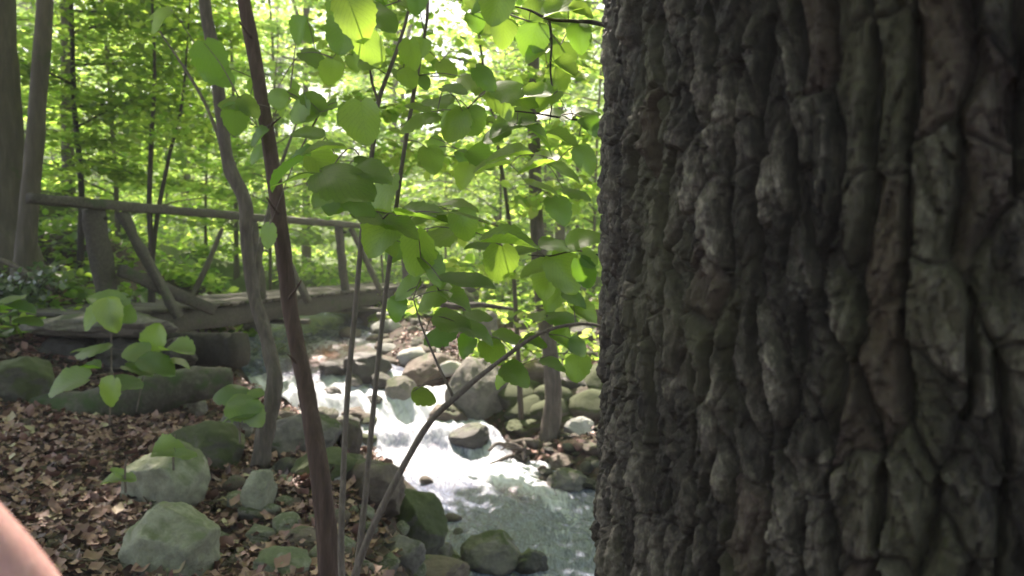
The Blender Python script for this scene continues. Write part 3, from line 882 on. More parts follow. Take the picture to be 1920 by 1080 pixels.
# ------------------------------------------------------------------ footbridge
BU = Vector((0.2588, 0.966, 0)).normalized()     # along
BN = Vector((0.966, -0.2588, 0)).normalized()    # towards the viewer
def bp(Y, z, off=0.0):
    X = -3.7 + 0.268 * (Y - 7.3)
    return Vector((X, Y, z)) + BN * off
br = empty('footbridge', bp(10.5, 0.8))
tag(br, 'weathered wooden footbridge with one handrail crossing the stream', 'footbridge')
o0 = np.array(br.location)
def bpart(mb, name, mat, parent=br): return mb.build(name, M[mat], parent, True, origin=o0 if parent is br else None)
mb = MB(); mb.board(bp(6.5, 2.455, .02), bp(15.2, 2.44, .02), .10, .085, BN, 60, .012, 1.0); bpart(mb, 'top_rail', 'wood')
for k, Y in enumerate((7.35, 9.75, 11.9, 14.2)):
    mb = MB(); mb.board(bp(Y - .16, 2.42, -.03), bp(Y + .08, 1.16, -.03), .21 if k == 0 else .13, .09, BU, 14, .01, k * 3.1); bpart(mb, 'post', 'wood')
    mb = MB(); mb.board(bp(Y + .12, 2.40, .02), bp(Y + .42, 1.40, .38), .10, .06, BU, 14, .01, k * 5.1 + 2); bpart(mb, 'brace', 'wood')
mb = MB(); mb.board(bp(7.35, 1.86, .1), bp(8.25, 1.44, .42), .11, .07, (0, 0, 1), 12, .01, 8); bpart(mb, 'brace', 'wood')
for off in (.0, -1.05):
    mb = MB(); mb.board(bp(7.2, 1.31, off), bp(15.3, 1.31, off), .11, .23, BN, 60, .012, off + 4); bpart(mb, 'stringer', 'wood')
for Y in (7.27, 9.67, 11.82, 14.12):
    for dz in (-.0, -.9):
        c = bp(Y, 2.33 + dz, .03 if dz else .02); mb = MB(); mb.tube([c - BN * .02, c + BN * .015, c + BN * .03], [.014, .014, .011], 8, 2, 0); bpart(mb, 'bolt', 'wood_dark')
Y = 7.25; k = 0
while Y < 15.2:
    mb = MB(); mb.board(bp(Y, 1.452 + rnd.uniform(-.004, .004), .12 + rnd.uniform(-.03, .03)), bp(Y, 1.452, -1.2 + rnd.uniform(-.03, .03)), .135, .035, BU, 6, .006, k * 1.7)
    bpart(mb, 'deck_plank', 'wood'); Y += .146; k += 1
for Y in (9.75, 11.9, 14.2):
    mb = MB(); mb.board(bp(Y + .3, 1.165, .45), bp(Y + .3, 1.165, -1.25), .10, .06, BU, 8, .01, Y); bpart(mb, 'cross_beam', 'wood')
mb = MB(); mb.board(at(300, 652, 7.75), at(452, 657, 7.45) , .30, .28, (0, 0, 1), 24, .035, 9); bpart(mb, 'abutment_timber', 'wood_dark')

# ------------------------------------------------------------------ rocks
def rock_mesh(seed, sub=5, cuts=11, ang=0.75):
    bm = bmesh.new(); bmesh.ops.create_icosphere(bm, subdivisions=sub, radius=1.0)
    V = np.array([v.co[:] for v in bm.verts]); F = np.array([[v.index for v in f.verts] for f in bm.faces]); bm.free()
    r = np.random.default_rng(seed)
    V = V * (1 + 0.16 * fbm(V[:, 0] * 1.1 + seed, V[:, 1] * 1.1, V[:, 2] * 1.1, 3))[:, None]
    for k in range(cuts):
        nn = r.normal(size=3); nn /= np.linalg.norm(nn)
        dlim = ang - .08 + 0.26 * r.random()
        d = V @ nn - dlim
        V = V - np.outer(np.where(d > 0, d * 0.95, 0), nn)
    nv = nrm(V)
    f1 = fbm(V[:, 0] * 3 + seed, V[:, 1] * 3, V[:, 2] * 3, 4)
    V = V + nv * (0.055 * f1 - 0.05 * np.clip(0.12 - np.abs(f1), 0, 1) * 4 * 0.3 + 0.018 * fbm(V[:, 0] * 14, V[:, 1] * 14, V[:, 2] * 14 + seed, 3))[:, None]
    return V, F

def rock(px, py, wp, hp, mat, label, seed, name='boulder', cat='rock', rot=0.0, group=None, ang=0.75, Yfix=None, deep=0.9, sub=5):
    p = hit(px, py + hp * 0.42) if Yfix is None else at(px, py + hp * .42, Yfix)
    rx = wp / 2 / FPX * p.y; rz = hp / 2 / FPX * p.y * 1.06; ry = rx * deep
    c = at(px, py, p.y + ry * 0.6)
    V, F = rock_mesh(seed, sub, 12, ang)
    a = V.min(0); b = V.max(0)
    V = (V - (a + b) / 2) / ((b - a) / 2) 
    ca, sa = math.cos(rot), math.sin(rot)
    V = V * np.array([rx, ry, rz * 1.15])
    V[:, 2] -= rz * .18
    V = V @ np.array([[ca, 0, sa], [0, 1, 0], [-sa, 0, ca]])
    o = mk(name, V, F, M[mat], None, True)
    o.location = c
    tag(o, label, cat, group)
    return o
RK0 = None
RK = [
 (322, 1018, 182, 150, 'rock_pale', 'pale greenish boulder in the leaf litter, nearest to the viewer at lower left', 45),
 (315, 895, 175, 140, 'rock_pale', 'grey-green mossy boulder just behind the pale front boulder', 2),
 (487, 925, 62, 95, 'rock_pale', 'small upright pointed pale stone at the foot of the curved sapling', 3),
 (385, 835, 165, 105, 'rock_moss', 'wide mossy boulder left of the curved sapling', 4),
 (700, 910, 125, 105, 'rock_brown', 'rounded brown boulder behind the thin shrub stems at the water edge', 5),
 (783, 975, 118, 118, 'rock_moss', 'dark green moss covered boulder beside the lower water', 6),
 (757, 1035, 86, 66, 'rock_grey', 'small grey stone in front of the dark mossy boulder', 7),
 (826, 1040, 52, 46, 'rock_grey', 'little pale stone below the dark mossy boulder, by the tan slab', 8),
 (575, 815, 140, 88, 'rock_grey', 'flat-topped grey boulder between the curved and the brown saplings', 9),
 (655, 825, 52, 80, 'rock_brown', 'reddish brown wet rock right of the brown sapling beside the white cascade', 10),
 (610, 872, 130, 62, 'rock_moss', 'dark mossy low rock crossed by the brown sapling', 11),
 (532, 1055, 110, 62, 'rock_pale', 'pale stone at the bottom edge left of the brown sapling', 12),
 (562, 1006, 96, 34, 'rock_brown', 'flat tan slab left of the brown sapling foot', 13),
 (626, 892, 34, 32, 'rock_white', 'small whitish stone beside the rounded brown boulder', 14),
 (800, 1074, 170, 46, 'rock_brown', 'long tan slab along the bottom edge under the two small grey stones', 15),
 (925, 1040, 130, 80, 'rock_grey', 'broad grey rock washed over by water near the bottom', 16),
 (998, 1055, 66, 50, 'rock_wet', 'black wet rock in the water at the bottom, next to the broad washed rock', 17),
 (632, 692, 70, 34, 'rock_wet', 'dark wet rock splitting the water above the cascade', 18),
 (690, 688, 95, 58, 'rock_wet', 'dark boulder on the far side above the cascade', 19),
 (896, 732, 128, 126, 'rock_grey', 'large grey angular boulder on the right bank over a dark hollow', 20),
 (808, 694, 110, 66, 'rock_brown', 'sunlit brown boulder left of the large angular boulder', 21),
 (880, 816, 82, 48, 'rock_wet', 'smooth dark rock lying in the stream below the large angular boulder', 22),
 (752, 728, 62, 48, 'rock_grey', 'wet grey stone at the right edge of the cascade', 23),
 (1066, 900, 84, 42, 'rock_grey', 'rounded grey stone at the water edge against the furrowed trunk', 24),
 (1058, 870, 60, 36, 'rock_brown', 'brown stone below the roots of the stream bank tree', 25),
 (1068, 836, 46, 24, 'rock_red', 'pinkish red stone right of the stream bank tree foot', 26),
 (896, 612, 80, 56, 'rock_grey', 'grey boulder on the upper right bank behind the leafy sprays', 27),
 (985, 800, 90, 36, 'rock_moss', 'yellow-green mossy slab left of the stream bank tree foot', 28),
 (840, 775, 80, 40, 'rock_brown', 'low brown stone between the cascade and the large angular boulder', 29),
 (545, 755, 60, 26, 'rock_wet', 'flat dark rock under the pour of water right of the curved sapling', 30),
 (50, 715, 150, 100, 'rock_moss', 'dark mossy boulder at the left edge beside the fallen log', 31),
]
rock(185, 608, 310, 44, 'rock_grey', 'long flat grey slab in front of the left bridge end', 332, Yfix=6.9, deep=.45)
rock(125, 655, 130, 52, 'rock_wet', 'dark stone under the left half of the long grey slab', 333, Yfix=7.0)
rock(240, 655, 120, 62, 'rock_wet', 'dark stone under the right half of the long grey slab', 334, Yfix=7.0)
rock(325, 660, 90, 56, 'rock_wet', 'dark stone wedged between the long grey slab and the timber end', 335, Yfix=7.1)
RK += [
 (618, 736, 44, 22, 'rock_wet', 'little dark rock showing through the top of the white cascade', 51),
 (700, 752, 40, 26, 'rock_wet', 'small dark rock in the middle of the white cascade behind the thin stems', 52),
 (665, 775, 50, 24, 'rock_brown', 'small brown rock at the left edge of the white cascade', 53),
 (445, 790, 70, 70, 'rock_grey', 'grey stone between the log end and the curved sapling', 33),
 (360, 760, 60, 46, 'rock_grey', 'upright grey stone at the right end of the fallen log', 34),
 (870, 868, 1, 1, None, '', 0),
 (740, 830, 1, 1, None, '', 0),
 (1000, 690, 70, 50, 'rock_grey', 'grey rock behind the stream bank tree, left of its trunk', 37),
 (1085, 745, 70, 40, 'rock_moss', 'mossy rock right of the stream bank tree, halfway up the bank', 38),
 (1085, 800, 60, 40, 'rock_white', 'whitish stone right of the stream bank tree close to the furrowed trunk', 39),
 (955, 660, 90, 60, 'rock_moss', 'mossy boulder up the right bank above the large angular boulder', 40),
 (460, 610, 60, 36, 'rock_grey', 'small grey rock under the bridge beside the dark timber', 41),
]
for (px, py, wp, hp, mt, lb, sd) in RK:
    if mt: rock(px, py, wp, hp, mt, lb, sd + 300, rot=rnd.uniform(-.12, .12))
# lesser stones, alike
protos = [rock_mesh(900 + k, 3, 8, .72) for k in range(7)]
pm = {}
def small_rock(x, y, s_, mt, label, group, lift=0.12):
    k = rnd.randrange(7)
    key = (k, mt)
    if key not in pm:
        o = mk('stone', protos[k][0], protos[k][1], M[mt], None, True); pm[key] = o.data
    else:
        o = bpy.data.objects.new('stone', pm[key]); COL.objects.link(o)
    o.scale = (s_ * rnd.uniform(.8, 1.3), s_ * rnd.uniform(.8, 1.2), s_ * rnd.uniform(.5, .85))
    o.rotation_euler = (rnd.uniform(-.3, .3), rnd.uniform(-.3, .3), rnd.random() * 6.28)
    o.location = (x, y, surf(x, y) + s_ * lift)
    tag(o, label, 'stone', group)
mats = ['rock_brown', 'rock_moss', 'rock_moss', 'rock_wet', 'rock_grey', 'rock_moss', 'rock_wet']
for k in range(95):
    px, py = rnd.uniform(850, 1125), rnd.uniform(545, 800)
    if px < 960 and 640 < py: continue
    p = hit(px, py)
    if p.y > 17: continue
    small_rock(p.x, p.y, rnd.uniform(.07, .33) * (0.6 + .05 * p.y), rnd.choice(mats), 'loose stone among many on the stony right bank', 'stones on the right bank')
for k in range(34):
    px, py = rnd.uniform(640, 860), rnd.uniform(590, 720)
    p = hit(px, py)
    if p.y > 15: continue
    small_rock(p.x, p.y, rnd.uniform(.08, .20), rnd.choice(['rock_grey', 'rock_brown', 'rock_white', 'rock_wet']), 'loose sunlit stone among many beside the upper stream', 'stones beside the upper stream')
for k in range(40):
    px, py = rnd.uniform(1000, 1125), rnd.uniform(800, 920)
    p = hit(px, py)
    small_rock(p.x, p.y, rnd.uniform(.03, .09), rnd.choice(['rock_grey', 'rock_brown', 'rock_wet', 'rock_wet', 'rock_brown', 'rock_red']), 'small loose stone around the foot of the stream bank tree', 'stones at the foot of the bank tree')
for k in range(46):
    px = rnd.uniform(400, 860); py = rnd.uniform(880, 1078)
    p = hit(px, py)
    small_rock(p.x, p.y, rnd.uniform(.03, .085), rnd.choice(['rock_grey', 'rock_pale', 'rock_brown', 'rock_pale']), 'small stone half buried in dead leaves beside the lower stream', 'stones in the leaf litter')
for k in range(26):
    px = rnd.uniform(500, 700); py = rnd.uniform(740, 900)
    p = hit(px, py)
    small_rock(p.x, p.y, rnd.uniform(.05, .12), rnd.choice(['rock_grey', 'rock_moss', 'rock_wet', 'rock_brown']), 'small damp stone at the near edge of the cascade', 'stones beside the cascade')

# ------------------------------------------------------------------ fallen log and dead wood
def thing_tube(name, pts, rads, mat, label, cat, sides=18, rough=.08, group=None):
    o0 = np.array(pts[0])
    mb = MB(); mb.tube([np.array(p) - o0 for p in pts], rads, sides, 10, rough, len(label))
    o = mb.build(name, M[mat]); o.location = o0
    return tag(o, label, cat, group)
thing_tube('fallen_log', [at(60, 768, 6.0), at(150, 772, 5.95), at(260, 745, 6.1), at(360, 722, 6.3), at(425, 715, 6.5)], [.13, .16, .155, .14, .12], 'log', 'mossy fallen log lying across the leaf litter on the left bank', 'log')
thing_tube('fallen_branch', [at(0, 488, 8.3), at(30, 500, 8.3), at(60, 520, 8.2), at(100, 545, 8.0)], [.03, .03, .025, .015], 'bark_pale', 'pale fallen branch lying by the foot of the slim grey tree', 'branch', 8)
thing_tube('fallen_branch', [at(795, 560, 11), at(850, 575, 10.8), at(900, 572, 11), at(965, 580, 11.2)], [.05, .045, .04, .02], 'wood_dark', 'dark fallen branch across the stones of the upper right bank', 'branch', 8)
thing_tube('fallen_branch', [at(1000, 735, 8.9), at(1060, 745, 8.9), at(1120, 765, 8.8)], [.03, .035, .03], 'bark_pale', 'grey fallen branch on the bank between the bank tree and the furrowed trunk', 'branch', 8)
thing_tube('leaning_pole', [at(352, 570, 12), at(385, 505, 12.2), at(417, 428, 12.5)], [.055, .045, .035], 'bark_far', 'thin dead pole leaning in the green growth behind the bridge rail', 'dead trunk', 8)

# ------------------------------------------------------------------ dead leaves
def litter(n, fx, fy, cond, size, name, label):
    x = rng.uniform(*fx, n); y = rng.uniform(*fy, n)
    k = cond(x, y); x, y = x[k], y[k]
    P = np.stack([x, y, ground(x, y) + 0.004 + 0.03 * rng.random(len(x)) ** 2], 1)
    D = rng.normal(size=(len(x), 3)); D[:, 2] *= .35
    N = rng.normal(size=(len(x), 3)) * .42; N[:, 2] += 1
    ol = [(0, 0), (.10, .12), (.30, .18), (.28, .33), (.38, .50), (.29, .62), (.22, .82), (.06, 1.0), (-.16, .84), (-.30, .68), (-.28, .50), (-.36, .36), (-.26, .22), (-.10, .08)]
    T = np.array([[x_, y_, .9 * x_ * x_ + .30 * (y_ - .5) ** 2 + .10 * math.sin(7 * y_ + 3 * x_)] for x_, y_ in ol] + [[0, .5, -.05]])
    m_ = len(ol)
    Q3 = np.array([[k_, (k_ + 1) % m_, m_] for k_ in range(m_)])
    o = leaf_object(name, P, D, N, size * (.45 + 1.1 * rng.random(len(x)) ** 1.7), M['litter'], None, None, (T, Q3, None))
    return tag(o, label, 'leaf litter', kind='stuff')
def dry_left(x, y):
    l_, r_, wz = stream(y)
    return (x < l_ - .35 - .35 * rng.random(len(x))) & (rng.random(len(x)) < 1.0 - .75 * sst(6.5, 9, y))
litter(56000, (-6.5, .3), (1.6, 10), dry_left, .064, 'leaf_litter', 'brown curled dead leaves thickly covering the left bank')
def dry_right(x, y):
    l_, r_, wz = stream(y)
    return (x > r_ + .1) & (fbm(x, y, 1.0, 2) > -.2)
litter(9000, (-1.5, 4.0), (7.3, 14), dry_right, .065, 'leaf_litter', 'scattered brown dead leaves between the stones of the right bank')

for k in range(34):
    px, py = rnd.uniform(5, 560), rnd.uniform(790, 1070)
    p = hit(px, py); a_ = rnd.random() * 6.28; L = rnd.uniform(.08, .3)
    q = [p + Vector((math.cos(a_) * L * t, math.sin(a_) * L * t, 0)) for t in (-.5, 0, .5)]
    q = [Vector((v.x + rnd.gauss(0, .01), v.y, gz(v.x, v.y) + .02 + rnd.random() * .015)) for v in q]
    thing_tube('fallen_twig', q, [.004, .0035, .002], 'bark_twig', 'thin fallen twig lying on the dead leaves of the left bank', 'twig', 6, .1, 'twigs on the leaf litter')

# small plants and ferns growing on the left slope / moss sprigs
x = rng.uniform(-7.5, -3.6, 6000); y = rng.uniform(6.5, 12, 6000)
kk = (fbm(x * 1.4, y * 1.4, 5, 3) > .05); x, y = x[kk], y[kk]
P = np.stack([x, y, ground(x, y) + .03 + .16 * rng.random(len(x))], 1)
D = rng.normal(size=(len(x), 3)); D[:, 2] = abs(D[:, 2]) * .4; N = rng.normal(size=(len(x), 3)) * .4; N[:, 2] += 1
tag(leaf_object('ground_plants', P, D, N, .10 * (.5 + rng.random(len(x))), M['leaf_seedling'], None), 'low green plants growing on the left slope', 'undergrowth', kind='stuff')
x = rng.uniform(-.5, 3.0, 5000); y = rng.uniform(8.6, 14, 5000)
kk = (fbm(x * 1.1, y * 1.1, 9, 3) > .1); x, y = x[kk], y[kk]
P = np.stack([x, y, ground(x, y) + .08 + .3 * rng.random(len(x))], 1)
D = rng.normal(size=(len(x), 3)); D[:, 2] *= .4; N = rng.normal(size=(len(x), 3)) * .4; N[:, 2] += 1
tag(leaf_object('ground_plants', P, D, N, .10 * (.5 + rng.random(len(x))), M['leaf_far'], None), 'low green plants growing between stones on the right bank', 'undergrowth', kind='stuff')

# dark evergreen shrub at far left
sh = empty('evergreen_shrub', at(25, 470, 8.0)); sh.location.z = gz(sh.location.x, 8.0)
tag(sh, 'dark green small-leaved evergreen shrub at the left edge below the thick trunk', 'shrub')
mb = MB(); P = []
for k in range(16):
    a = rnd.random() * 6.28; L = rnd.uniform(.3, .65)
    tip = (math.cos(a) * L * .7, math.sin(a) * L * .7, L * .9)
    mb.tube([(0, 0, -.05), (tip[0] * .4, tip[1] * .4, L * .5), tip], [.012, .008, .004], 5, 4)
    for q in range(45):
        t = rnd.uniform(.35, 1.0); P.append([tip[0] * t + rnd.gauss(0, .07), tip[1] * t + rnd.gauss(0, .07), tip[2] * t + rnd.gauss(0, .06)])
mb.build('stem', M['bark_dark'], sh)
P = np.array(P); D = rng.normal(size=P.shape); N = rng.normal(size=P.shape) * .5; N[:, 2] += 1
leaf_object('foliage', P, D, N, .055 * (.6 + .8 * rng.random(len(P))), M['holly'], sh)

# ------------------------------------------------------------------ near saplings and shrub
def near_leaves(name, L, parent, mat='leaf_near', tw=None):
    """L: list of (base Vector, direction, normal, length, tint)"""
    o0 = np.array(parent_world(parent))
    for k, (b, d, nn, s_, ti) in enumerate(L):
        T, Q, UV = hi_leaf(rnd.random() * 6, rnd.random() < .6, rnd.uniform(.38, .56))
        T[:, 2] += rnd.uniform(-.35, .45) * T[:, 0] ** 2 * 2 + rnd.uniform(-.25, .25) * (T[:, 1] - .4) ** 2 + rnd.uniform(-.2, .2) * T[:, 0] * T[:, 1]
        T[:, 0] += rnd.uniform(-.10, .10) * T[:, 1] ** 2
        V, F = leaf_arrays(np.array([[0.0, 0, 0]]), np.array([list(d)], float), np.array([list(nn)], float), [s_], T, Q)
        lo = mk('leaf', V, F, M[mat], parent, True, {'tint': np.full(len(T), ti)}, UV)
        lo.location = Vector(b) - Vector(o0)
def parent_world(o):
    p = Vector((0, 0, 0))
    while o is not None:
        p = p + o.location; o = o.parent
    return p
def stem(name, pp, rads, mat, parent, sides=12, rough=.05, sm=10):
    """pp world points; part of parent"""
    o0 = np.array(parent_world(parent))
    mb = MB(); mb.tube([np.array(p) - o0 for p in pp], rads, sides, sm, rough, len(pp) * 1.3 + pp[0][0])
    return mb.build(name, M[mat], parent)

# brown sapling
b0 = hit(620, 1085)
YS = 3.15
bs = empty('brown_sapling', (at(620, 1090, YS).x, YS, gz(at(620, 1090, YS).x, YS)))
tag(bs, 'slender reddish brown sapling stem leaning left from the bottom edge to the top', 'sapling')
pp = [at(625, 1180, YS), at(618, 1080, YS), at(602, 900, YS), at(576, 740, YS + .05), at(546, 590, YS + .1), at(526, 430, YS + .1), at(506, 280, YS + .15), at(480, 120, YS + .2), at(456, -10, YS + .2), at(430, -200, YS + .2), at(400, -500, YS + .2), at(380, -900, YS + .2)]
stem('trunk', pp, [.052, .043, .040, .036, .034, .032, .030, .029, .028, .024, .016, .006], 'bark_brown', bs, 16, .07)
for (x0, y0, dx, dy) in ((604, 905, 22, -30), (566, 690, -26, -26), (541, 560, 24, -34), (522, 400, -22, -30), (500, 240, 26, -20), (472, 70, -24, -30)):
    a_ = at(x0, y0, YS + .08)
    stem('twig_stub', [a_, at(x0 + dx * .5, y0 + dy * .45, YS + .04), at(x0 + dx, y0 + dy, YS)], [.008, .005, .003], 'bark_brown', bs, 7, .1, 5)
# curved pale sapling
YC = 5.0
cs_ = empty('curved_sapling', (at(487, 885, YC).x, YC, gz(at(487, 885, YC).x, YC)))
tag(cs_, 'pale grey sapling with a curved S-shaped stem just left of the brown one', 'sapling')
pp = [at(480, 930, YC), at(487, 880, YC), at(500, 800, YC), at(515, 720, YC), at(501, 640, YC + .05), at(476, 550, YC + .1), at(462, 450, YC + .1), at(460, 380, YC + .1), at(430, 310, YC + .1), at(413, 200, YC + .1), at(400, 100, YC + .1), at(384, 0, YC + .1), at(360, -250, YC), at(330, -700, YC)]
stem('trunk', pp, [.085, .062, .054, .050, .045, .042, .038, .048, .040, .038, .036, .036, .025, .008], 'bark_pale', cs_, 16, .09)
stem('branch', [at(476, 560, YC + .1), at(485, 480, YC + .2), at(500, 420, YC + .35), at(520, 330, YC + .5), at(560, 220, YC + .7)], [.030, .024, .02, .015, .006], 'bark_pale', cs_, 8)
stem('branch', [at(460, 400, YC + .1), at(400, 230, YC + .2), at(360, 150, YC + .3), at(300, 60, YC + .4)], [.02, .012, .01, .005], 'bark_pale', cs_, 8)

def rleaf(px, py, spx, Y, ang=None, tilt=None, ti=None):
    """leaf whose centre shows at px,py, about spx pixels long; ang = tip direction in the picture (deg, 0 = right, -90 = down), tilt = how far it turns its face to the viewer"""
    if ang is None: ang = rnd.uniform(-150, -20)
    if tilt is None: tilt = rnd.uniform(.25, .8)
    a = R(ang)
    c = at(px, py, Y)
    s_ = spx / FPX * Y
    d = Vector((math.cos(a) + rnd.uniform(-.3, .3), rnd.uniform(-.35, .15), math.sin(a) * (.25 + .7 * tilt)))
    d.normalize()
    nn = Vector((rnd.uniform(-.25, .25), -tilt, 1 - tilt * .45))
    b = c - d * s_ * .5
    return (b, d, nn, s_ * rnd.uniform(.75, 1.0), rnd.random() if ti is None else ti)

# shrub of thin stems
YB = 2.75
shr = empty('thin_stemmed_shrub', (at(655, 1090, YB).x, YB, gz(at(655, 1090, YB).x, YB)))
tag(shr, 'shrub of thin grey stems fanning from one foot, with big round leaves', 'shrub')
def foliage_on(st_obj, LL, anchors):
    """leaves joined to the nearest stem point by a thin stalk"""
    o0 = np.array(parent_world(shr_of(st_obj)))
    mb = MB()
    A = [np.array(a) for a in anchors]
    A0 = A[:]
    for (b, d, nn, s_, ti) in LL:
        b = np.array(b)
        q = min(A, key=lambda a: np.linalg.norm(a - b) + (0.15 if a[2] > b[2] + .15 else 0))
        L = np.linalg.norm(q - b)
        m_ = (q + b) / 2 + np.array([0, 0, .05 * L])
        mb.tube([q - o0, m_ - o0, b - o0], [.0022 + .0012 * min(L * 4, 1.5), .0016, .0011], 5, 5, 0)
        A.append(b)
    mb.build('twig', M['bark_twig'], st_obj)
    near_leaves('leaf_spray', LL, st_obj)
def shr_of(o): return o
def samp(pp, rads):
    C = catmull([list(p) for p in pp], 14); return [c for c in C]

st1 = [at(642, 1110, YB), at(640, 1000, YB), at(650, 760, YB), at(668, 560, YB), at(682, 400, YB), at(700, 270, YB), at(710, 190, YB), at(745, 90, YB), at(770, 0, YB), at(800, -200, YB), at(820, -420, YB)]
s1 = stem('stem', st1, [.013, .011, .010, .009, .0085, .008, .0075, .006, .005, .004, .002], 'bark_twig', shr, 10)
stem('stem', [at(709, 190, YB), at(695, 140, YB - .02), at(690, 50, YB - .05), at(680, -120, YB - .1)], [.0055, .004, .0035, .002], 'bark_twig', shr, 8)
YD = YB + .12
st2 = [at(664, 1110, YD), at(682, 960, YD), at(692, 850, YD), at(712, 650, YD), at(735, 450, YD), at(755, 300, YD), at(775, 180, YD), at(795, 70, YD), at(802, 0, YD), at(800, -200, YD), at(790, -450, YD)]
s2 = stem('stem', st2, [.013, .011, .010, .009, .0085, .008, .0075, .006, .0055, .004, .002], 'bark_twig', shr, 10)
YE = YB - .08
st3 = [at(655, 1110, YE), at(690, 1010, YE), at(740, 905, YE - .03), at(800, 800, YE - .06), at(850, 748, YE - .1), at(930, 682, YE - .12), at(1020, 622, YE - .15), at(1110, 608, YE - .15), at(1180, 640, YE - .15)]
s3 = stem('stem', st3, [.014, .012, .011, .0105, .010, .007, .006, .005, .003], 'bark_twig', shr, 10)
s3b = [at(850, 745, YE - .1), at(815, 670, YE - .1), at(790, 610, YE - .15), at(775, 560, YE - .15)]
stem('stem', s3b, [.005, .0038, .003, .002], 'bark_twig', shr, 8)
st4 = [at(650, 1110, YB + .05), at(668, 900, YB + .05), at(655, 850, YB + .1), at(668, 640, YB + .15), at(690, 440, YB + .2)]

LLA = [  # px, py, size px, depth, tip angle, tilt
 (668, 35, 95, 2.3, -80, .85), (700, 95, 90, 2.35, -60, .8), (640, 75, 85, 2.5, -110, .7), (715, 30, 80, 2.5, -40, .7), (680, 235, 85, 2.5, -95, .8), (652, 215, 60, 2.6, -120, .6),
 (600, 275, 100, 2.3, 175, .25), (545, 330, 135, 2.2, 185, .12), (650, 335, 120, 2.1, -20, .55), (610, 355, 110, 2.15, -130, .5), (672, 375, 100, 2.2, -60, .5), (700, 320, 90, 2.2, -15, .35), (575, 250, 70, 2.6, 160, .5),
 (555, 210, 62, 2.9, -120, .6), (520, 190, 55, 3.0, -100, .6), (590, 190, 60, 2.9, -60, .55), (480, 260, 60, 3.2, -130, .5), (440, 225, 70, 3.1, -100, .7), (430, 190, 60, 3.1, 170, .6), (395, 115, 70, 3.2, -90, .8), (470, 200, 60, 3.1, -60, .7),
 (620, 140, 60, 2.9, -80, .7), (560, 60, 65, 3.0, -100, .6), (590, 110, 55, 3.0, -40, .5), (300, 40, 60, 3.4, -120, .6), (500, 450, 60, 3, -100, .5),
]
LLB = [
 (770, 105, 58, 2.6, -90, .85), (768, 150, 50, 2.7, -70, .7), (780, 5, 50, 2.6, -95, .6), (858, 168, 62, 2.3, -10, .5), (820, 185, 70, 2.35, 195, .35), (775, 222, 90, 2.3, 205, .4), (918, 152, 72, 2.35, -60, .9), (852, 236, 66, 2.35, -110, .9), (893, 232, 68, 2.4, -80, .9),
 (975, 172, 95, 2.4, -15, .6), (945, 190, 75, 2.5, -60, .7), (720, 405, 110, 2.3, -20, .2), (715, 440, 95, 2.35, -120, .6), (760, 425, 90, 2.3, -40, .4), (800, 402, 120, 2.1, 8, .12), (880, 396, 120, 2.1, 5, .14), (870, 420, 60, 2.3, -70, .5),
 (840, 130, 45, 3, -60, .7), (810, 300, 55, 3, -90, .6), (900, 300, 60, 3.1, -60, .6), (870, 330, 50, 3.1, -110, .6),
]
LLC = [
 (938, 500, 80, 2.3, -80, .95), (975, 452, 135, 2.2, 5, .25), (900, 455, 70, 2.5, 180, .35), (820, 440, 80, 2.5, -150, .5), (780, 480, 95, 2.4, -110, .5), (820, 515, 90, 2.4, -60, .5), (880, 525, 105, 2.3, 5, .22), (800, 560, 90, 2.5, -140, .5), (860, 560, 80, 2.5, -30, .4), (760, 540, 70, 2.6, -120, .5), (740, 585, 60, 2.6, -90, .5),
 (800, 742, 60, 2.5, -15, .5), (850, 600, 80, 2.6, -20, .4), (900, 620, 80, 2.6, -30, .4), (820, 625, 70, 2.7, -150, .4), (960, 635, 70, 2.8, -10, .35), (930, 660, 65, 2.8, -60, .5), (900, 590, 70, 2.7, 10, .3), (870, 655, 60, 2.7, -130, .5), (970, 700, 70, 2.7, -40, .5), (940, 715, 55, 2.8, -120, .5),
 (1010, 640, 60, 2.7, -20, .4), (1055, 640, 60, 2.7, -30, .4), (1090, 650, 55, 2.7, -60, .5), (1060, 590, 70, 2.7, 10, .3), (1100, 590, 60, 2.6, -50, .5), (1035, 560, 65, 2.8, -100, .5), (1085, 690, 60, 2.8, -90, .4), (1040, 680, 60, 2.8, -20, .4), (1010, 590, 55, 2.8, 170, .4),
]
def expand(LL, extra, yoff):
    out = [rleaf(a, b, c, d, e, f) for (a, b, c, d, e, f) in LL]
    for (a, b, c, d, e, f) in LL:
        for q in range(extra):
            out.append(rleaf(a + rnd.gauss(0, 34), b + rnd.gauss(0, 20), c * rnd.uniform(.55, .9), d + yoff + rnd.uniform(.0, .35), e + rnd.uniform(-60, 60), min(.9, max(.15, f + rnd.uniform(-.25, .25)))))
    return out
foliage_on(s1, [], []) if False else None
def attach(stemobj, LL, pts):
    o0 = np.array(parent_world(stemobj))
    mb = MB(); A = [np.array(a) for a in pts]
    for (b, d, nn, s_, ti) in sorted(LL, key=lambda q: min(np.linalg.norm(a - np.array(q[0])) for a in A)):
        b = np.array(b)
        q = min(A, key=lambda a: np.linalg.norm(a - b))
        L = np.linalg.norm(q - b)
        m_ = (q + b) / 2 + np.array([0, 0, .06 * L])
        mb = MB()
        mb.tube([q - o0, m_ - o0, b - o0], [.0014 + .0030 * min(L * 2, 1), .0016 + .001 * min(L * 2, 1), .0011], 5, 6, 0)
        mb.build('twig', M['bark_twig'], stemobj)
        A.append(b)
        if L > .1: A.append(m_)
    near_leaves('leaf_spray', LL, stemobj)
attach(s1, expand(LLA, 1, .2), samp(st1[3:], None))
attach(s2, expand(LLB, 1, .2), samp(st2[4:], None))
attach(s3, expand(LLC, 0, .15), samp(st3[4:], None) + samp(s3b, None))

